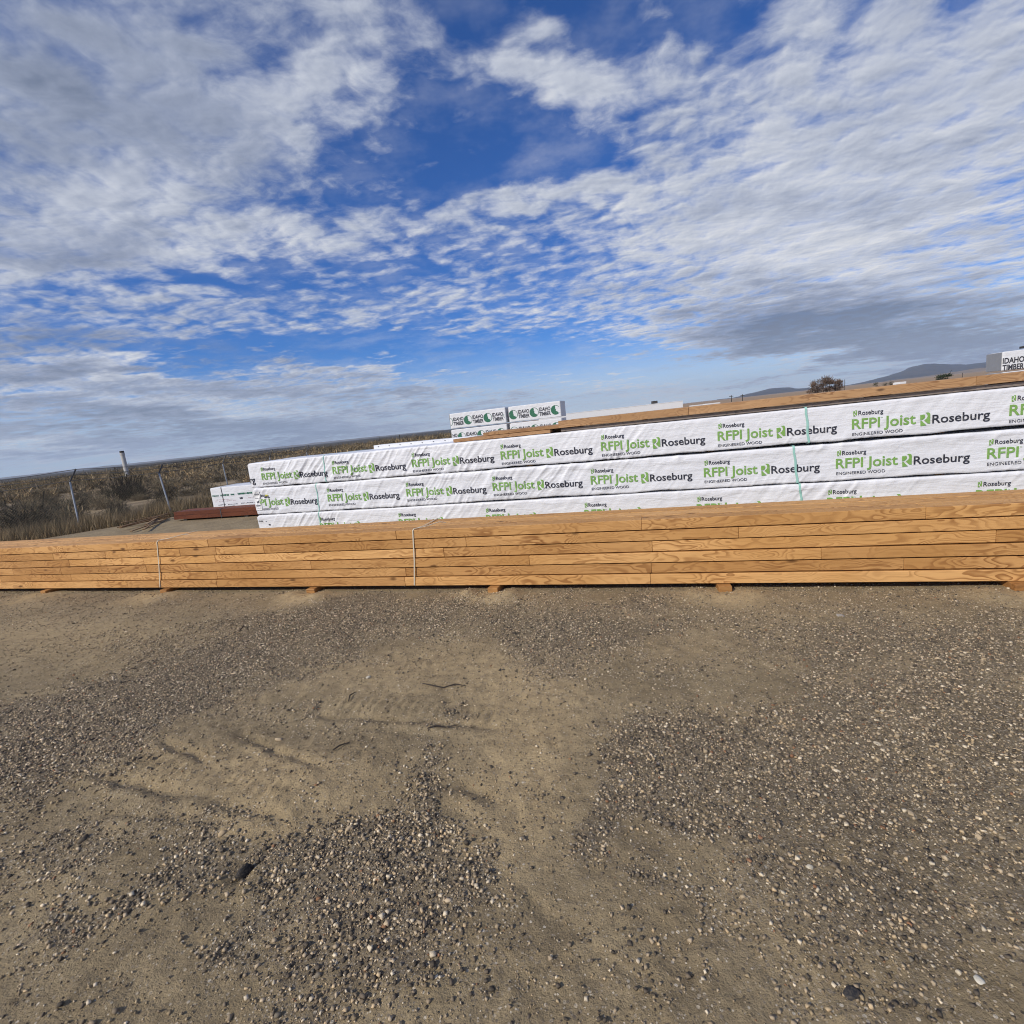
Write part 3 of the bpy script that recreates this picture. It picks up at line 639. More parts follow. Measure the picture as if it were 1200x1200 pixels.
class Wrap:
    def __init__(s, name, label, left, length, d, ztop, height, depth, slope, seed, fold=1.0, mat_=M_WRAP, step=.012, group=None, cat='joist bundle', peaks=0.0):
        s.root = thing(name, label, cat, tuple(P(left, d, ztop)), (0, slope, -A), group)
        s.seed = seed; s.fold = fold; s.len = length; s.h = height; s.dep = depth; s.peaks = peaks
        rr = .020; prof = []                                         # (y, z, ny, nz, front-coordinate)
        prof += [(depth * .55, -height + .004, 0, -1)]
        nb = 4
        for i in range(nb + 1): a = math.pi / 2 * i / nb; prof.append((rr - rr * math.sin(a), -height + rr - rr * math.cos(a), -math.sin(a), -math.cos(a)))
        nf = max(6, int(height / .013))
        for i in range(1, nf): prof.append((0, -height + rr + (height - 2 * rr) * i / nf, -1, 0))
        for i in range(nb + 1): a = math.pi / 2 * i / nb; prof.append((rr - rr * math.cos(a), -rr + rr * math.sin(a), -math.cos(a), math.sin(a)))
        prof += [(rr + (depth - 2 * rr) * t, 0, 0, 1) for t in (.08, .2, .5, .8)] + [(depth, 0, 0, 1), (depth, -height, 0, -1)]
        pr = np.array(prof); xs = np.arange(0, length + step, step)
        X, K = np.meshgrid(xs, np.arange(len(pr)), indexing='ij'); Y = pr[K, 0]; Z = pr[K, 1]; NY = pr[K, 2]; NZ = pr[K, 3]
        dsp = s.disp(X, Z - Y * .8)
        end = 1 - .018 * np.exp(-(X / .03) ** 2)
        Y2 = Y + NY * dsp; Z2 = Z + NZ * dsp * .6 + (Z < -height * .8) * (fbm(X * 2.3, X * 0, seed + 5, 3) - .5) * .022
        Y2 = Y2 + .022 * np.exp(-(X / .025) ** 2) * (NY < -.3); Z2 = Z2 - .02 * np.exp(-(X / .03) ** 2) * (NZ > .3)
        n = len(pr); V = np.stack([X, Y2, Z2], -1).reshape(-1, 3); ii = np.arange(len(xs) * n).reshape(len(xs), n)
        Q = np.stack([ii[:-1, :-1], ii[1:, :-1], ii[1:, 1:], ii[:-1, 1:]], -1).reshape(-1, 4)
        me = fast_mesh('wrap', V, Q, True)
        bm = bmesh.new(); bm.from_mesh(me); bm.verts.ensure_lookup_table()
        for row in (ii[0], ii[-1][::-1]):
            try: bm.faces.new([bm.verts[int(i)] for i in row])
            except ValueError: pass
        bmesh.ops.recalc_face_normals(bm, faces=bm.faces[-2:]); bm.to_mesh(me); bm.free()
        s.wrap = link('wrap', me, mat_, s.root)
    def disp(s, x, z):
        """folds in the film: slanting pleats fading along the bundle"""
        sd = s.seed; a = R(40) ; u = x * math.cos(a) - z * math.sin(a) * 1.0; v = x * math.sin(a) + z * math.cos(a)
        wu = u + (fbm(x * 1.4, z * 1.4, sd + 1, 2) - .5) * .12
        n1 = 1 - np.abs(2 * vnoise(wu * 13, v * 1.6, sd) - 1); n2 = 1 - np.abs(2 * vnoise(wu * 24 + 3, v * 2.2, sd + 2) - 1)
        am = (.25 + 1.1 * sm(vnoise(x * .9, z * 1.3, sd + 3), .25, .8)) * (1.0 - .35 * sm(x, s.len * .40, s.len * .72))
        d = am * s.fold * (.0085 * n1 ** 2 + .0050 * n2 ** 2)
        d = d + .006 * (fbm(x * 3.5, z * 5, sd + 4, 3) - .5)
        if s.peaks: d = d + s.peaks * .012 * (1 - np.abs(2 * vnoise(x * 6, z * 9, sd + 8) - 1)) * sm(z, -.14, -.02)
        return d - .004
    def lettering(s, name, items, lift=.0055, x_min=.012, mats=(M_GREEN, M_BLACK, M_GREYINK), kind=None):
        V = []; F_ = []; MI = []
        for v, f, mi in items:
            o = len(V); x = np.clip(v[:, 0], x_min, None); z = v[:, 1]
            y = -s.disp(x, z) - lift
            V += list(np.stack([x, y, z], 1)); F_ += [tuple(i + o for i in t) for t in f]; MI += [mi] * len(f)
        tag(link(name, mesh(name, V, F_, False, MI), list(mats), s.root), kind=kind)
    def band(s, x, lean=0.0, wd=.016, m_=None):
        pts = [(x + lean, s.dep * .3, -s.h - .006), (x + lean, .02, -s.h - .007)]
        zs = np.linspace(-s.h + .004, -.012, 9)
        for z in zs: pts.append((x + lean * (-z / s.h) + .004 * math.sin(z * 30), -float(s.disp(np.array([x]), np.array([z]))[0]) * .8 - .006, z))
        pts += [(x, .012, .012), (x, .1, .013), (x, s.dep, .010)]
        link('strap', mesh('strap', *strap_path(pts, wd, .002)), m_ or M_STRAP, s.root)
DJ = 6.3
ROWS = [  # left s, top z at left, height, slope, repeats (pixels of the R), label
    (-6.21, 1.326, .375, .0013, [306.2, 389.7, 482.75, 586.25, 704, 840.7, 998.3, 1183], (584.4, .0927), 'topmost long white wrapped joist bundle of the three in the stack'),
    (-6.193, .934, .402, .0033, [296.5, 383.8, 476, 577.25, 692, 824.6, 979.5, 1157], (609.3, .073), 'middle white wrapped joist bundle with paper labels at its left end'),
    (-6.218, .513, .400, .0031, [285, 374, 466.5, 568.75, 684.2, 816, 969, 1144], (631.0, .0564), 'bottom white wrapped joist bundle half hidden behind the fir beams')]
bundles = []
for ri, (s0, zt, hh, sl_, rep, cf, lab) in enumerate(ROWS):
    bd = Wrap('joist_bundle', lab, s0, 11.6, DJ, zt, hh, 1.15, sl_, 100 + ri * 40, (1.3, 1.0, 1.0)[ri], group='white joist bundles stacked in three rows', peaks=(0, 1.0, .7)[ri]); bundles.append(bd)
    for k, px in enumerate(rep):
        x0 = s_at(px, cf[0] - cf[1] * px, DJ) - s0
        if ri == 2 and k == 0: continue
        bd.lettering('printed_logo', repeat_print(x0, 0, skip_first=(ri == 1 and k == 0)), x_min=.012)
    lst = rep[-1]; xl = s_at(lst, cf[0] - cf[1] * lst, DJ) - s0 + 1.31
    while xl < 10.2: bd.lettering('printed_logo', repeat_print(xl, 0)); xl += 1.31
bundles[0].lettering('printed_logo', [(*put_text('rg', .012, .115, -.300, -.205, .016), 1)])
for b_, xs in ((0, [((379, 533.5), (382.3, 566)), ((944.5, 479), (947.5, 521))]), (1, [((370.3, 566.5), (374.2, 598)), ((930, 523), (934.3, 566))]), (2, [((373.5, 600), (378, 632)), ((937, 567), (941, 608))])):
    bd = bundles[b_]
    for j, (t_, u_) in enumerate(xs): bd.band(s_at(*t_, DJ) - ROWS[b_][0], lean=s_at(*u_, DJ) - s_at(*t_, DJ), wd=.013 if j == 0 else .022)
# paper labels at the left end of the two lower bundles
M_PAPER = simple('paper_label', (.84, .84, .83), .6, .04); M_YEL = print_mat('yellow_ink', (.45, .42, .05))
def bars(lst): return [(np.array([(a, c), (b, c), (b, d_), (a, d_)]), [(0, 1, 2, 3)], mi) for a, b, c, d_, mi in lst]
b2 = bundles[1]
gx_, gz_ = np.meshgrid(np.linspace(.015, .135, 17), np.linspace(-.335, -.045, 25)); nn_ = np.arange(17 * 25).reshape(25, 17)
b2.lettering('paper_label', [(np.stack([gx_.ravel(), gz_.ravel()], 1), np.stack([nn_[:-1, :-1], nn_[:-1, 1:], nn_[1:, 1:], nn_[1:, :-1]], -1).reshape(-1, 4).tolist(), 0)], .007, mats=(M_PAPER,))
b2.lettering('label_print', [(*put_text('visit', .04, .125, -.100, -.070, .01), 0)] + bars([(.06, .10, -.215, -.190, 0), (.03, .12, -.262, -.256, 0), (.04, .125, -.272, -.268, 0), (.045, .125, -.303, -.298, 0), (.03, .125, -.150, -.146, 2)]) + bars([(.215, .255, -.150, -.128, 0), (.235, .29, -.124, -.100, 1), (.27, .31, -.150, -.132, 0)]), .010, mats=(M_BLACK, M_YEL, M_GREYINK), kind='stuff')
b3 = bundles[2]
b3.lettering('label_print', [(*put_text('visit', .035, .120, -.100, -.070, .01), 0)] + bars([(.17, .185, -.10, -.09, 0), (.215, .25, -.160, -.140, 0)]), .006, mats=(M_BLACK,), kind='stuff')
# timber packers between the rows (dark slots in the photograph)
for ri in (0, 1, 2):
    s0, zt, hh, sl_, *_ = ROWS[ri]
    for k, xx in enumerate((.5, 2.4, 4.4, 6.6, 8.8, 10.9)):
        g_ = (zt - hh) - (ROWS[ri + 1][1] if ri < 2 else 0)
        z0 = (zt - hh - g_) - sl_ * xx
        o = link('packer', bevel_box('packer', .085, 1.0, g_ - .004, .003), M_BLOCK); o.location = P(s0 + xx, DJ + .09, z0 + .001); o.rotation_euler = (0, 0, -A)
        od = ('first', 'second', 'third', 'fourth', 'fifth', 'sixth')[k]
        tag(o, [f'{od} timber packer from the left in the slot under the topmost white bundle', f'{od} timber packer from the left in the slot under the middle white bundle', f'{od} timber bearer from the left under the bottom white bundle'][ri], 'timber block', 'packers between the white bundles')

# boards lying on the topmost bundle
pk = thing('board_pack', 'brown weathered boards lying on top of the topmost white bundle', 'lumber pack', tuple(P(0, DJ + .07, 1.318)), (0, .0012, -A))
xl0 = s_at(532, 518, DJ + .07); xe = s_at(645, 505, DJ + .07); xu = s_at(566, 508, DJ + .07); xm = s_at(655, 500, DJ + .07)
for y0 in (0, .30, .60):
    link('board', bevel_box('board', xe - xl0 + y0 * .2, .285, .042, .003), M_WOODTOP, pk, (xl0 + y0 * .3, y0 - .02, .006))
link('sticker', bevel_box('sticker', 6.2, .06, .040, .003), M_GAPSHADE, pk, (xm + .02, .012, .0065))  # added lengthwise strip, its grey-brown stands in for shade under the boards
for xx in (xm + .12, xm + 1.0, 1.0, 2.2, 3.4, 4.6): link('sticker', bevel_box('sticker', .04, .75, .042, .003), M_WOODTOP, pk, (xx, .08, .006))
for j, (y0, a, b) in enumerate(((0.012, xu, xm - .003), (.30, xu + .1, 5.1), (.60, xu - .1, 5.2))):
    link('board', bevel_box('board', b - a, .285, .040, .003), M_WOODTOP, pk, (a, y0 - .015 + random.uniform(-.004, .004), .052))
for j, (y0, a, b) in enumerate(((0, xm, .2), (-.004, .203, 2.9), (.002, 2.903, 5.25))):
    link('board', bevel_box('board', b - a, .285, .088, .003), M_WOODTOP, pk, (a, y0 - .025, .053))
for j, (y0, a, b) in enumerate(((.30, xm + .1, 5.1), (.60, xm + .05, 5.2))):
    link('board', bevel_box('board', b - a, .285, .046, .003), M_WOODTOP, pk, (a, y0 - .020, .094))
# thin white pack behind
ws = s_at(438, 525, 7.1)
wpk = thing('trim_pack', 'low white pack with a row of dark staples behind the topmost bundle', 'lumber pack', tuple(P(ws, 7.1, 1.322)), (0, .010, -A))
for i in range(3): link('board', bevel_box('board', 1.75, .095, .064, .004), M_WRAP2, wpk, (0, i * .1, 0))
for i in range(9): link('staple', bevel_box('staple', .016, .004, .010, 0), M_DARK, wpk, (.08 + i * .19, -.004, .034))

# ------------------------------------------------------------------ lumber packs further back
def ring(cx, cz, r0, r1, n=28):
    V = []; F_ = []
    for i in range(n):
        a = 2 * math.pi * i / n; V += [(cx + r0 * math.cos(a), cz + r0 * math.sin(a)), (cx + r1 * math.cos(a), cz + r1 * math.sin(a))]
    for i in range(n): j = (i + 1) % n; F_.append((2 * i, 2 * i + 1, 2 * j + 1, 2 * j))
    return np.array(V), F_
def idaho(x0, top, k=1.0):
    it = []
    add = lambda t, mi: it.append((t[0], t[1], mi))
    cx, cz, r_ = x0 + .165 * k, top - .31 * k, .175 * k
    add(ring(cx, cz, r_ * .90, r_), 1)
    pl = [(cx + r_ * .92 * math.cos(a), cz + r_ * .92 * math.sin(a)) for a in np.linspace(R(95), R(310), 18)]
    pl += [(cx + r_ * a, cz + r_ * b) for a, b in ((.50, -.42), (.22, -.30), (.02, -.10), (.10, .15), (-.06, .32), (.0, .62))]
    add((np.array(pl), [tuple(range(len(pl)))]), 1)
    add(put_text('IDAHO', x0 + .36 * k, x0 + .80 * k, top - .295 * k, top - .165 * k, .03), 0)
    add(put_text('TIMBER', x0 + .36 * k, x0 + .80 * k, top - .465 * k, top - .335 * k, .03), 0)
    return it
def stud_pack(label, s, d, z, L, Hh, Dp, first, per, grp):
    r_ = Wrap('lumber_pack', label, s, L, d, z + Hh, Hh, Dp, 0, int(rng.integers(1, 900)), .5, M_WRAP2, .05, grp, 'lumber pack')
    x = first; k = per / .82
    while x < L - .02:
        its = [i for i in idaho(x, 0, k)]
        keep = []
        for v, f, mi in its:
            v = v.copy()
            if v[:, 0].max() < .02 or v[:, 0].min() > L - .02: continue
            if v[:, 0].max() > L - .02 or v[:, 0].min() < .01:       # print runs round the corner: keep the whole faces that lie on this side
                f = [t for t in f if v[list(t), 0].max() < L - .015 and v[list(t), 0].min() > .012]
                if not f: continue
            keep.append((v, f, mi))
        if keep: r_.lettering('printed_logo', keep, .006, mats=(M_BLACK, M_DKGREEN), kind='stuff')
        x += per
    for xe_ in (-.012, L + .002): link('end_cover', bevel_box('end_cover', .010, Dp - .02, Hh - .03, .002), M_CARDB, r_.root, (xe_, .012, -Hh + .015))
    return r_
def place_d(px, dep):
    dd = ray(px, 500); Q = EYE + dd * dep; return float(Q @ AX), float(Q @ BK)
GI = 'white stud packs stacked beyond the joist bundles'
sa, da = place_d(528, 23.0)
sb = s_at(592, 490, da); sc_ = s_at(596.5, 490, da); se = s_at(656, 480, da)
ztop = float(on(528, 483.5, da)[2]); zg = -.15
HH = (float(on(529, 483.5, da)[2]) - float(on(529, 502.5, da)[2]))
for j, (s_, e_, nm) in enumerate(((sa, sb, 'left'), (sc_, se, 'right'))):
    z = ztop - HH
    for k in range(3):
        lab = f'white stud pack with green circle logos, {("top", "middle", "lowest")[k]} of the {nm} column beyond the joists'
        stud_pack(lab, s_, da - .02 * k, z, e_ - s_, HH - .055, 1.0, (-.24, .02)[j] if k != 1 else (-.62, .0)[j], .93, GI)
        z -= HH
sr, dr = place_d(1170, 16.5); zt2 = float(on(1170, 411, dr)[2]); H2 = zt2 - float(on(1170, 435, dr)[2])
for k in range(3):
    stud_pack(f'white stud pack at the right edge beyond the boards, {("topmost", "middle", "lowest")[k]} of its stack', sr, dr, zt2 - H2 * (k + 1), 2.6, H2 - .05, .85, -.43, 1.02, 'white stud packs stacked at the right')
o = link('sticker', bevel_box('sticker', .09, .85, .07, .004), M_DARK); o.location = P(sr + .85, dr, zt2 + .002); o.rotation_euler = (0, 0, -A); tag(o, 'dark block lying on top of the right hand stud pack', 'timber block')

# low red-brown timbers and the white pack behind them, left
rp = thing('timber_pack', 'low red-brown timber pack on the ground left of the white bundles', 'timber pack', tuple(P(-11.86, 9.45, .03)), (0, 0, -A))
for k in range(2):
    for i in range(3): link('beam', bevel_box('beam', 4.6 - .05 * k, .14, .094, .004), M_RED, rp, (.02 * i + .03 * k, i * .145, .012 + k * .097))
xs_ = s_at(258, 597, 9.45) + 11.86
link('strap', mesh('strap', *strap_path([(xs_, .4, .0), (xs_, -.006, .0), (xs_, -.006, .205), (xs_, .02, .212), (xs_, .44, .212)], .02, .004)), M_DARKSTEEL, rp)
for k, xx in enumerate((.3, 2.2, 4.2)):
    o = link('wood_bearer', bevel_box('wood_bearer', .09, .5, .055, .003), M_DARK); o.location = P(-11.86 + xx, 9.47, -.015); o.rotation_euler = (0, 0, -A); tag(o, 'dark bearer under the red-brown timber pack', 'timber block', 'bearers under the red-brown timbers')
wd_ = 10.35; w0 = s_at(246.5, 580, wd_)
wp_ = Wrap('lumber_pack', 'white wrapped pack with faint green print behind the red-brown timbers', w0, 3.4, wd_, float(on(246.5, 572, wd_)[2]), float(on(246.5, 572, wd_)[2]) - .03, .9, 0, 77, .5, M_WRAP2, .04, None, 'lumber pack')
def scrib(x0, x1, z0, z1, mi, n):                                    # print too small to read: short dashes of ink
    r_ = np.random.default_rng(int(x0 * 1000 + z1 * 999) & 0xffff); o_ = []; x = x0
    while x < x1:
        ww = (x1 - x0) / n * r_.uniform(.5, .8); o_ += bars([(x, min(x1, x + ww), z0 + r_.uniform(0, .004), z1 - r_.uniform(0, .01), mi)]); x += (x1 - x0) / n
    return o_
wp_.lettering('faint_print', scrib(.06, .28, -.235, -.190, 0, 6) + scrib(.33, .62, -.235, -.185, 0, 7) + scrib(.67, .80, -.232, -.185, 0, 4) + scrib(.90, 1.5, -.230, -.175, 0, 16) + scrib(.15, .72, -.330, -.318, 1, 14) + scrib(.12, .80, -.375, -.362, 1, 16) + scrib(.94, 1.04, -.345, -.29, 2, 3) + scrib(1.22, 1.6, -.325, -.31, 1, 8) + scrib(.2, .45, -.47, -.445, 2, 6) + scrib(.52, .86, -.47, -.445, 2, 9) + scrib(.95, 1.4, -.462, -.44, 2, 9), .006, mats=(M_DKGREEN, M_REDINK, M_GREYINK), kind='stuff')
wp_.band(s_at(260.5, 580, wd_) - w0, wd=.02, m_=M_DARKSTEEL)
# spill of laths left of it
ba = gnd(140, 628, -.1); 
for i in range(9):
    L = random.uniform(1.2, 2.4); a0 = on(random.uniform(184, 200), random.uniform(606, 611), 9.6 + .05 * i)
    b0 = gnd(random.uniform(138, 172), random.uniform(619, 628), -.05)
    o = link('wood_lath', bevel_box('wood_lath', float(np.linalg.norm(b0 - a0)), .045, .022, .002), M_LATH)
    a0[2] = max(a0[2], .03) + .012 * i; b0[2] = float(gh(b0[:1], b0[1:2])[0]) + .02 + .012 * i
    dv = Vector(b0 - a0); o.location = a0; o.rotation_euler = dv.to_track_quat('X', 'Z').to_euler()
    tag(o, 'loose wooden lath spilled at the left end of the red-brown timbers', 'wood lath', 'loose laths at the yard edge')

# ------------------------------------------------------------------ fence
def gz(x, y): return float(gh(np.array([x]), np.array([y]))[0])
POST = []
lean = {3: ((-13.384, 15.806), (-13.549, 16.089, 1.171), (-13.319, 16.156, 1.553)), 4: ((-11.40, 17.217), (-11.707, 17.487, 1.098), (-11.54, 17.544, 1.422))}
fence = thing('wire_fence', 'rusty chain link fence topped with barbed wire on leaning steel posts', 'fence', (float(FENCE[3][0]), float(FENCE[3][1]), -.45))
FO = np.array([FENCE[3][0], FENCE[3][1], -.45])
for i, f_ in enumerate(FENCE):
    if i in lean: b_, e_, t_ = lean[i]; b_ = np.array([*b_, gz(*b_) - .1]); e_ = np.array(e_); t_ = np.array(t_)
    else: b_ = np.array([*f_, gz(*f_) - .1]); e_ = b_ + np.array([-.12, .15, 1.68]); t_ = e_ + np.array([.17, .06, .36])
    POST.append((b_, e_, t_))
    link('fence_post', mesh('fence_post', *tube([b_ - FO, e_ - FO], .026 if i < 5 else .024, 8)), M_GALV, fence)
    link('barb_arm', mesh('barb_arm', *tube([e_ - FO - (0, 0, .03), e_ - FO + (e_ * 0 + [0, 0, .02]), t_ - FO], .021, 6)), M_DARKSTEEL, fence)
def sagline(p, q_, n=7, sag=.03): return [p + (q_ - p) * t - np.array([0, 0, sag * 4 * t * (1 - t)]) for t in np.linspace(0, 1, n)]
for k, t in enumerate((.98, .55, .12)):
    pp = []
    for (b_, e_, t_), (b2_, e2_, t2_) in zip(POST[:-1], POST[1:]): pp.append(tube([x - FO for x in sagline(e_ + (t_ - e_) * t, e2_ + (t2_ - e2_) * t)], .009, 4, False))
    barbs = []
    link('barbed_wire', mesh('barbed_wire', *merge(pp)), M_WIRE, fence)
cv = []; cf_ = []
def quadwire(a, b, r_=.0024):
    o = len(cv); t = b - a; t = t / np.linalg.norm(t); sd = np.cross(t, [.3, .9, .1]); sd = sd / np.linalg.norm(sd) * r_
    cv.extend([a - sd, a + sd, b + sd, b - sd]); cf_.append((o, o + 1, o + 2, o + 3))
for (b_, e_, t_), (b2_, e2_, t2_) in zip(POST[:-1], POST[1:]):
    W = float(np.linalg.norm(b2_[:2] - b_[:2])); st_ = .07; Hf = 1.5
    pt = lambda u, v: (b_ * (1 - u) + b2_ * u) * (1 - v) + (e_ * (1 - u) + e2_ * u) * v - FO
    du = st_ / W; nu = int(W / st_); kk = Hf / W
    for i in range(-int(Hf / st_), nu + 1):
        for sg in (1, -1):
            u0 = i * du if sg > 0 else i * du + kk; v0, v1 = .06, .97; ua = u0 + sg * kk * v0; ub = u0 + sg * kk * v1
            if max(ua, ub) < 0 or min(ua, ub) > 1: continue
            if ub != ua:
                for lim in (0.0, 1.0):
                    if (ua - lim) * (ub - lim) < 0:
                        tt_ = (lim - ua) / (ub - ua); vl = v0 + (v1 - v0) * tt_
                        if (ua < 0 or ua > 1): ua, v0 = lim, vl
                        else: ub, v1 = lim, vl
            if not (-1e-6 <= ua <= 1 + 1e-6 and -1e-6 <= ub <= 1 + 1e-6): continue
            quadwire(pt(ua, v0), pt(ub, v1))
cl = link('chain_mesh', mesh('chain_mesh', cv, cf_), M_WIRE, fence); cl['kind'] = 'stuff'

# ------------------------------------------------------------------ vegetation
def leaf_mat(name, pal, rough=.85):
    m_, t, b = mat(name); c = t.n('ShaderNodeVertexColor', layer_name='tone').outputs[0]
    r_ = t.n('ShaderNodeObjectInfo').outputs['Random']
    c = t.mix(1.0, c, t.mix(r_, (.75, .75, .75), (1.2, 1.15, 1.05)), 'MULTIPLY'); setin(t, b, base=c, rough=rough, spec=.1); return m_
M_BRUSH = leaf_mat('brush', None)
PAL = {'sage': [(.19, .155, .10), (.16, .145, .10), (.26, .205, .13), (.10, .085, .06), (.34, .265, .165)], 'dark': [(.075, .064, .044), (.10, .082, .055), (.125, .10, .066), (.055, .05, .037)],
       'dry': [(.42, .31, .175), (.33, .24, .135), (.50, .385, .23), (.22, .16, .095)], 'bare': [(.15, .105, .08), (.19, .135, .105), (.11, .08, .06)], 'ever': [(.03, .045, .022), (.04, .055, .03), (.025, .035, .02)]}
def bush_arrays(seed, r_, hgt, n, pal, leaf=.05, flop=.5):
    g = np.random.default_rng(seed); V = []; T = []; Cc = []
    a = g.random(n) * 6.283; ph = np.arccos(1 - g.random(n) * .95); rad = (.45 + .6 * g.random(n) ** .7)
    lump = 1 + .35 * np.sin(a * 3 + seed) * np.sin(ph * 4 + seed * 2)
    dirs = np.stack([np.cos(a) * np.sin(ph) * r_, np.sin(a) * np.sin(ph) * r_, np.cos(ph) * hgt], 1) * (rad * lump)[:, None]
    base = dirs * (.30 + .70 * g.random((n, 1)) ** .6); un = dirs / np.linalg.norm(dirs, axis=1, keepdims=True); rn = g.normal(size=(n, 3)); rn /= np.linalg.norm(rn, axis=1, keepdims=True)
    tip = base + (un * .7 + rn * .75 + np.array([0, 0, .25])) * leaf * (1.0 + 2.0 * g.random((n, 1)) ** 2); tip[:, 2] = np.maximum(tip[:, 2], .01)
    t = tip - base; sd = np.cross(t, g.normal(size=(n, 3))); sd = sd / (np.linalg.norm(sd, axis=1, keepdims=True) + 1e-6) * (leaf * (.10 + .22 * g.random((n, 1))))
    V = np.stack([base - sd * .5, base + sd * .5, tip + sd, tip - sd * .3], 1).reshape(-1, 3)
    Q = np.arange(n * 4).reshape(n, 4); P_ = np.array(PAL[pal]); tone = P_[g.integers(0, len(P_), n)] * (.7 + .6 * g.random((n, 1)))
    return V, Q, np.repeat(tone, 4, 0)
def bush_mesh(name, *a, **k):
    V, Q, c = bush_arrays(*a, **k); me = fast_mesh(name, V, Q); set_col(me, 'tone', c); me.materials.append(M_BRUSH); return me
def plant(name, me, label, cat, px, py, dep=None, sc=1.0, group=None, xy=None, sz_=None):
    o = bpy.data.objects.new(name, me); COL.objects.link(o)
    if xy is None:
        dd = ray(px, py); Q = EYE + dd * dep; xy = Q[:2]
    o.location = (float(xy[0]), float(xy[1]), gz(*xy) - .02); o.scale = (sc, sc, sz_ or sc); o.rotation_euler = (0, 0, random.random() * 6.28)
    return tag(o, label, cat, group)
BM = [bush_mesh('sagebrush', 300 + i, .62, .62, 2000, 'sage', leaf=.05) for i in range(4)]
BD = [bush_mesh('dark_shrub', 320 + i, .62, .62, 2200, 'dark', leaf=.05) for i in range(3)]
BT = [bush_mesh('dry_weed', 340 + i, .50, .55, 1300, 'dry', leaf=.05) for i in range(3)]
plant('dark_shrub', BD[0], 'big dark tangled bush at the left edge behind the fence', 'bush', 32, 620, 17.5, 1.55, sz_=1.7)
plant('dark_shrub', BD[1], 'round dark shrub below the pale concrete pillar', 'bush', 150, 590, 30, 2.2, sz_=2.5)
plant('sagebrush', BM[0], 'pale grey-brown bush just left of the nearer leaning post', 'bush', 62, 618, 18.0, 1.0)
plant('dry_weed', BT[0], 'tan dry weed clump at the foot of the nearer leaning post', 'weed', 108, 622, 16.8, .8)
GB = 'sagebrush on the rough land beyond the fence'
cnt = 0
for i in range(130):
    px = random.uniform(-30, 330); dep = 18.5 + 75 * random.random() ** 1.6
    dd = ray(px, 600); xy = (EYE + dd * dep)[:2]
    fdv, _, fsv, _ = dist_poly(np.array([xy[0]]), np.array([xy[1]]), np.array(FENCE))
    if fsv[0] < 0 or fdv[0] < 1.2: continue
    m_ = random.choice(BM + BM + BD + BT); k = .55 + .8 * random.random()
    plant('sagebrush', m_, 'low sagebrush bush on the rough land beyond the fence', 'bush', 0, 0, None, k, GB, xy, k * random.uniform(.75, 1.15))
# the far brush that reads as one mass
def mass(name, n, x_rng, dep_rng, size, pals, seed, cards):
    g = np.random.default_rng(seed); Vs = []; Qs = []; Cs = []; o = 0
    for i in range(n):
        px = g.uniform(*x_rng); dep = dep_rng[0] + (dep_rng[1] - dep_rng[0]) * g.random() ** 1.5; dd = ray(px, 560); Q = EYE + dd * dep
        k = size * g.uniform(.6, 1.4); V, F_, c = bush_arrays(int(g.integers(1e6)), k, k * .8, cards, pals[int(g.integers(len(pals)))], leaf=k * .15)
        V = V + np.array([Q[0], Q[1], gz(Q[0], Q[1]) - .03]); Vs.append(V); Qs.append(F_ + o); Cs.append(c); o += len(V)
    me = fast_mesh(name, np.concatenate(Vs), np.concatenate(Qs)); set_col(me, 'tone', np.concatenate(Cs)); return tag(link(name, me, M_BRUSH), kind='stuff')
mass('far_brush', 1100, (-60, 560), (40, 150), .85, ['sage', 'sage', 'dark', 'sage', 'dry'], 5, 95)
mass('distant_brush', 3600, (-60, 560), (110, 520), 1.15, ['sage', 'dark', 'sage', 'dry'], 6, 32)
# dry grass along the fence
def grass(name, n, seed):
    g = np.random.default_rng(seed); seg = g.integers(2, 6, n); t = g.random((n, 1)); Fp = np.array(FENCE)
    p = Fp[seg] * (1 - t) + Fp[seg + 1] * t; off = np.where(g.random((n, 1)) < .5, g.normal(size=(n, 1)) * .75 + .25, -3.6 + 4.2 * g.random((n, 1)))
    tan_ = Fp[seg + 1] - Fp[seg]; tan_ = tan_ / np.linalg.norm(tan_, axis=1, keepdims=True); nor = np.stack([-tan_[:, 1], tan_[:, 0]], 1)
    p = p + nor * off + g.normal(size=(n, 2)) * .12
    cl_ = vnoise(p[:, 0] * 1.6, p[:, 1] * 1.6, 61); keep = (g.random(n) < .25 + cl_) & ((p[:, 0] * AX[0] + p[:, 1] * AX[1] < -12.4) | (off[:, 0] > -.5)); p = p[keep]; n = len(p); cl_ = cl_[keep]
    z = gh(p[:, 0], p[:, 1]); hgt = (.14 + .40 * g.random(n)) * (.5 + cl_)
    a = g.random(n) * 6.283; ln = hgt * (.2 + .7 * g.random(n)); b = np.stack([p[:, 0], p[:, 1], z - .01], 1); tp = b + np.stack([np.cos(a) * ln, np.sin(a) * ln, hgt], 1)
    sd = np.stack([-np.sin(a), np.cos(a), 0 * a], 1) * .006
    V = np.stack([b - sd, b + sd, tp], 1).reshape(-1, 3); T = np.arange(n * 3).reshape(n, 3); P_ = np.array(PAL['dry'] + PAL['sage']); tone = P_[g.integers(0, len(P_), n)] * (.8 + .4 * g.random((n, 1)))
    me = fast_mesh(name, V, T); set_col(me, 'tone', np.repeat(tone, 3, 0)); return tag(link(name, me, M_BRUSH), kind='stuff')
grass('dry_grass', 60000, 9)

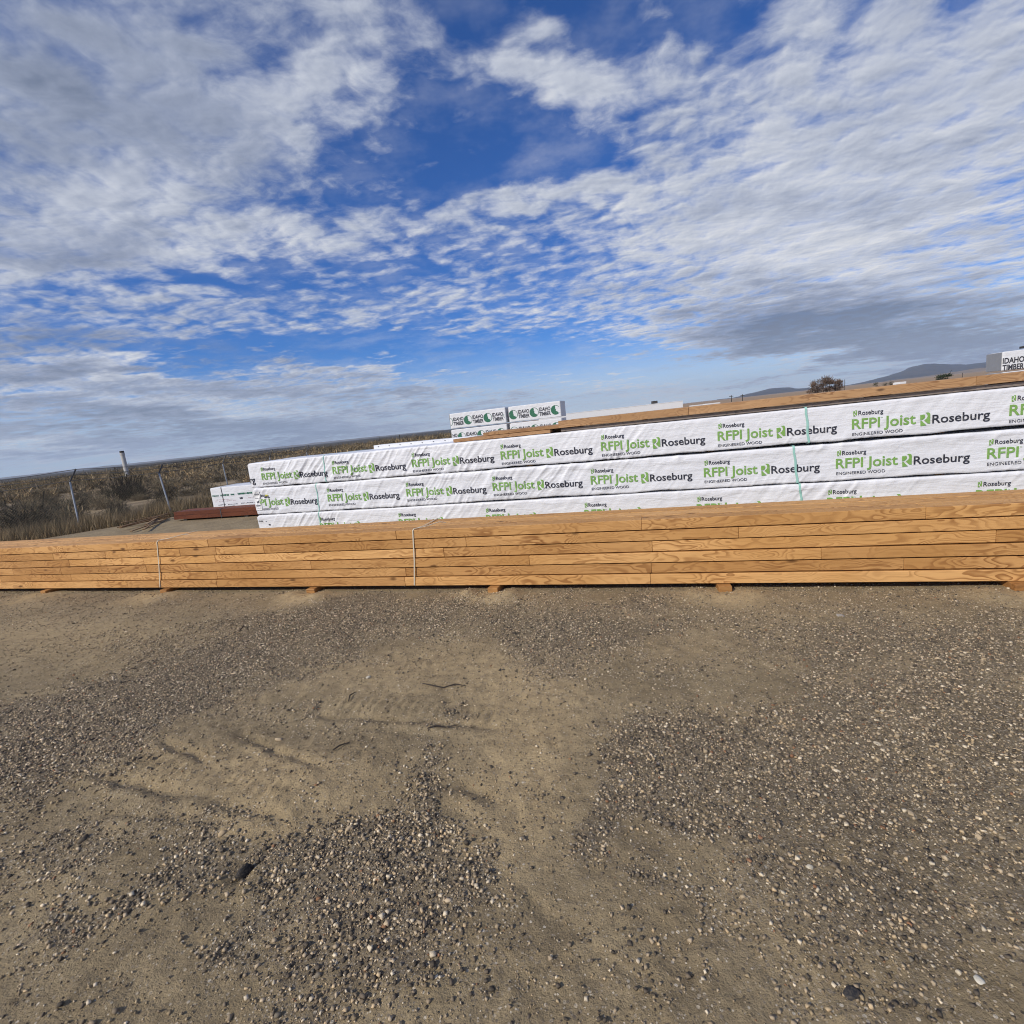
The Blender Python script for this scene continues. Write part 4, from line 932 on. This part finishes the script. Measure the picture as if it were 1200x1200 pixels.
# ------------------------------------------------------------------ things far off
def at_depth(px, py, dep): return EYE + ray(px, py) * dep
pb = at_depth(150, 560, 75); pt_ = at_depth(147.6, 529, 75)
zb = gz(pb[0], pb[1])
pil = thing('concrete_pillar', 'tall pale concrete pillar with a dark cap beyond the brush', 'pillar', (pb[0], pb[1], zb)); hp = float(pt_[2]) - zb
link('shaft', mesh('shaft', *tube([(0, 0, -.2), (0, 0, hp - .45)], [.32, .27], 14)), M_CONC, pil)
link('collar', mesh('collar', *tube([(0, 0, hp - .47), (0, 0, hp - .15)], .31, 14)), M_CONC, pil)
link('cap', mesh('cap', *tube([(0, 0, hp - .15), (0, 0, hp + .12)], .28, 12)), M_DARK, pil)
def pole(label, px, ytop, dep, arm=True, r_=.10):
    t_ = at_depth(px, ytop, dep); zb = gz(t_[0], t_[1]); h_ = float(t_[2]) - zb
    o = thing('utility_pole', label, 'pole', (t_[0], t_[1], zb)); link('mast', mesh('mast', *tube([(0, 0, -.2), (0, 0, h_)], [r_ * 1.2, r_ * .9], 7)), M_DARK, o)
    if arm: link('cross_arm', bevel_box('cross_arm', r_ * 11, r_ * 1.4, r_ * 1.4, 0), M_DARK, o, (-r_ * 5.5, -.02, h_ - r_ * 4))
pole('dark post with a short arm beyond the white trim pack, left one', 468, 509.5, 110, False, .10); pole('dark post beyond the white trim pack, right one', 476.5, 511, 110, False, .12)
pole('utility pole with cross arm left of the blue hill', 857, 463, 140); pole('utility pole with cross arm at the foot of the blue hill', 870, 462, 140)
pole('thin bare pole right of the leafless trees', 990, 444.5, 140, False, .07); pole('second thin pole right of the leafless trees', 1128, 437, 160, False, .07)
def block(name, label, px0, px1, ytop, dep, cat, m_, depth=20.0, roof=True):
    a = at_depth(px0, ytop, dep); b = at_depth(px1, ytop - (px1 - px0) * .1105, dep); zb = gz(a[0], a[1]) - .3; L = float(np.linalg.norm((b - a)[:2])); h_ = float(a[2]) - zb
    o = thing(name, label, cat, (a[0], a[1], zb), (0, 0, math.atan2(b[1] - a[1], b[0] - a[0])))
    link('wall', bevel_box('wall', L, depth, h_ - .12, .0), m_, o); link('roof', bevel_box('roof', L + .06, depth + .06, .10, .0), m_, o, (-.03, -.03, h_ - .117))
    return o, L, h_
M_WHITEWALL = simple('white_wall', (.82, .82, .81), .6, .03, .2)
wh, L_, h_ = block('warehouse', 'long white low building beyond the boards right of the stud packs', 640, 800, 487, 95, 'building', M_WHITEWALL)
link('roof_vent', bevel_box('roof_vent', 1.0, .8, .5, .05), M_DARK, wh, (L_ * .79, 1.0, h_))
block('shed', 'tiny white building far off right of the long white one', 812, 824, 475.0, 420, 'building', M_WHITEWALL, 8); block('shed', 'tiny white building far off nearest the pair of utility poles', 828, 844, 473.0, 420, 'building', M_WHITEWALL, 8)
block('shed', 'tiny white building on the tan field under the blue hill', 1055, 1062, 447.5, 420, 'building', M_WHITEWALL, 8)
def tree(label, px, ytop, dep, wpx, pal, seed, n=2600, trunk=.35, group=None, flat=1.0, name='tree'):
    t_ = at_depth(px, ytop, dep); zb = gz(t_[0], t_[1]); h_ = float(t_[2]) - zb; wd = wpx * dep / FPX
    o = thing(name, label, 'tree', (t_[0], t_[1], zb), (0, 0, 0), group); g = np.random.default_rng(seed)
    tb = [tube([(0, 0, -.2), (wd * .02, 0, h_ * trunk), (0, .02 * wd, h_ * .8)], [h_ * .03, h_ * .022, h_ * .008], 7)]
    for i in range(9):
        a = g.random() * 6.28; z0 = h_ * (trunk * .7 + .35 * g.random()); e = np.array([math.cos(a) * wd * .42, math.sin(a) * wd * .42, z0 + h_ * .3 * g.random()])
        tb.append(tube([(0, 0, z0), e * (.5, .5, 1) + (0, 0, -(e[2] - z0) * .3), e], [h_ * .014, h_ * .009, h_ * .004], 5))
    link('trunk', mesh('trunk', *merge(tb)), M_TWIG, o)
    Vs = []; Qs = []; Cs = []; oo = 0
    for i in range(9):
        r_ = wd * .24 * g.uniform(.7, 1.2); c = np.array([g.uniform(-.33, .33) * wd, g.uniform(-.33, .33) * wd, h_ * g.uniform(trunk * .8, .86)]); c[2] = min(c[2], h_ - r_ * .8 * flat)
        V, Q, cc = bush_arrays(int(g.integers(1e6)), r_, r_ * flat, n // 9, pal, leaf=r_ * .22); V[:, 2] = (V[:, 2] - r_ * .3 * flat) * 1.2
        Vs.append(V + c); Qs.append(Q + oo); Cs.append(cc); oo += len(V)
    me = fast_mesh('crown', np.concatenate(Vs), np.concatenate(Qs)); set_col(me, 'tone', np.concatenate(Cs)); link('crown', me, M_BRUSH, o)
for i, (x, yt, wx) in enumerate([(952, 445, 14), (958, 443, 15), (965, 441.5, 17), (972, 441.5, 17), (979, 442, 15), (984, 444, 11)]):
    tree('leafless brown tree in the clump in front of the blue hill', x, yt, 150 + 3 * i, wx, 'bare', 400 + i, 1300, .12, 'leafless trees in a clump')
tree('small dark evergreen tree with a flat crown on the tan field', 1104, 439.5, 210, 17, 'ever', 431, 1400, .3, flat=.5)
for i, (x, yt) in enumerate([(1028, 447), (1037, 447), (1044, 446)]): tree('tiny dark tree in the row of three on the tan field', x, yt, 330, 7, 'ever', 440 + i, 500, .3, 'row of three tiny trees')

# hills
def hill(name, prof, dist, col_a, col_b, seed, deep=2200.0):
    Vt = []; K = 13; xs = np.linspace(prof[0][0], prof[-1][0], 150); hor = lambda x: 561 - .1105 * x
    ys = np.interp(xs, [p[0] for p in prof], [p[1] for p in prof]); n_ = (fbm(xs * .09, xs * 0, seed, 4) - .5) * 2.2
    for i, x in enumerate(xs):
        top = max(0.0, (hor(x) - ys[i] + n_[i] * min(1, max(0, (hor(x) - ys[i]) / 3)))); dd = ray(x, hor(x)); dd = dd / dd[1]
        for k in range(K):
            t = k / (K - 1); prf = math.sin(math.pi * min(1, t / .8) / 2) if t < .8 else math.cos((t - .8) / .2 * math.pi / 2 * .6)
            dis = dist - deep * .8 + deep * t; rough_ = (fbm(np.array([x * .05]), np.array([t * 4.]), seed + 3, 4)[0] - .5) * .35 * (1 - abs(2 * t - .9))
            hz = top / FPX * dist * math.hypot(1, dd[0]) ** 0 * (prf + rough_ * (t < .78)); Vt.append((dd[0] * dis, dis, -6.5 + max(0, hz + 8 * prf)))
    ii = np.arange(len(xs) * K).reshape(len(xs), K); Q = np.stack([ii[:-1, :-1], ii[1:, :-1], ii[1:, 1:], ii[:-1, 1:]], -1).reshape(-1, 4)
    m_, t, b = mat(name + '_scrub'); pos = t.n('ShaderNodeNewGeometry').outputs['Position']; nz = t.noise(pos, .006, 7, .65); setin(t, b, base=t.mix(t.sstep(nz, .35, .65), col_a, col_b), rough=.95, spec=.05)
    return tag(link(name, fast_mesh(name, np.array(Vt), Q, True), m_), kind='structure')
hill('hills', [(840, 470), (862, 465.5), (880, 460.5), (900, 456), (925, 454.5), (945, 455), (965, 454.5), (990, 452), (1010, 448), (1030, 443), (1050, 438), (1068, 431), (1085, 427), (1100, 427), (1115, 428.5), (1130, 428), (1150, 425.5), (1175, 424), (1210, 420), (1300, 408), (1420, 396), (1600, 384)], 6800, (.035, .04, .042), (.075, .07, .062), 71)
hill('foothills', [(1040, 446), (1080, 441.5), (1110, 437), (1140, 432), (1160, 430), (1210, 423), (1300, 414), (1420, 404)], 3600, (.20, .155, .115), (.34, .27, .20), 75, 1200)
hill('ridge', [(-500, 616), (-300, 592), (-100, 571), (0, 560), (100, 548.5), (200, 538), (300, 526.5), (420, 513.5), (520, 503.5)], 7600, (.15, .13, .11), (.24, .21, .17), 79, 900)

# ------------------------------------------------------------------ air
hv, hf = [], [(3, 2, 1, 0), (4, 5, 6, 7), (1, 5, 4, 0), (2, 6, 5, 1), (3, 7, 6, 2), (0, 4, 7, 3)]
zmin = min(float(GV[:, 2].min()), -7.0) - 1.0
for z in (zmin, 330.0):
    for x, y in ((-9600, -9600), (9600, -9600), (9600, 10200), (-9600, 10200)): hv.append((x, y, z))
hm = bpy.data.materials.new('air'); hm.use_nodes = True; t = NT(hm.node_tree); t.N.clear()
pv = t.n('ShaderNodeVolumePrincipled'); pv.inputs['Color'].default_value = (.66, .80, 1.0, 1); pv.inputs['Density'].default_value = .75e-4; pv.inputs['Anisotropy'].default_value = .2
om = t.n('ShaderNodeOutputMaterial'); t.L.new(pv.outputs[0], om.inputs['Volume'])
haze = tag(link('haze', mesh('haze', hv, hf), hm), kind='stuff')
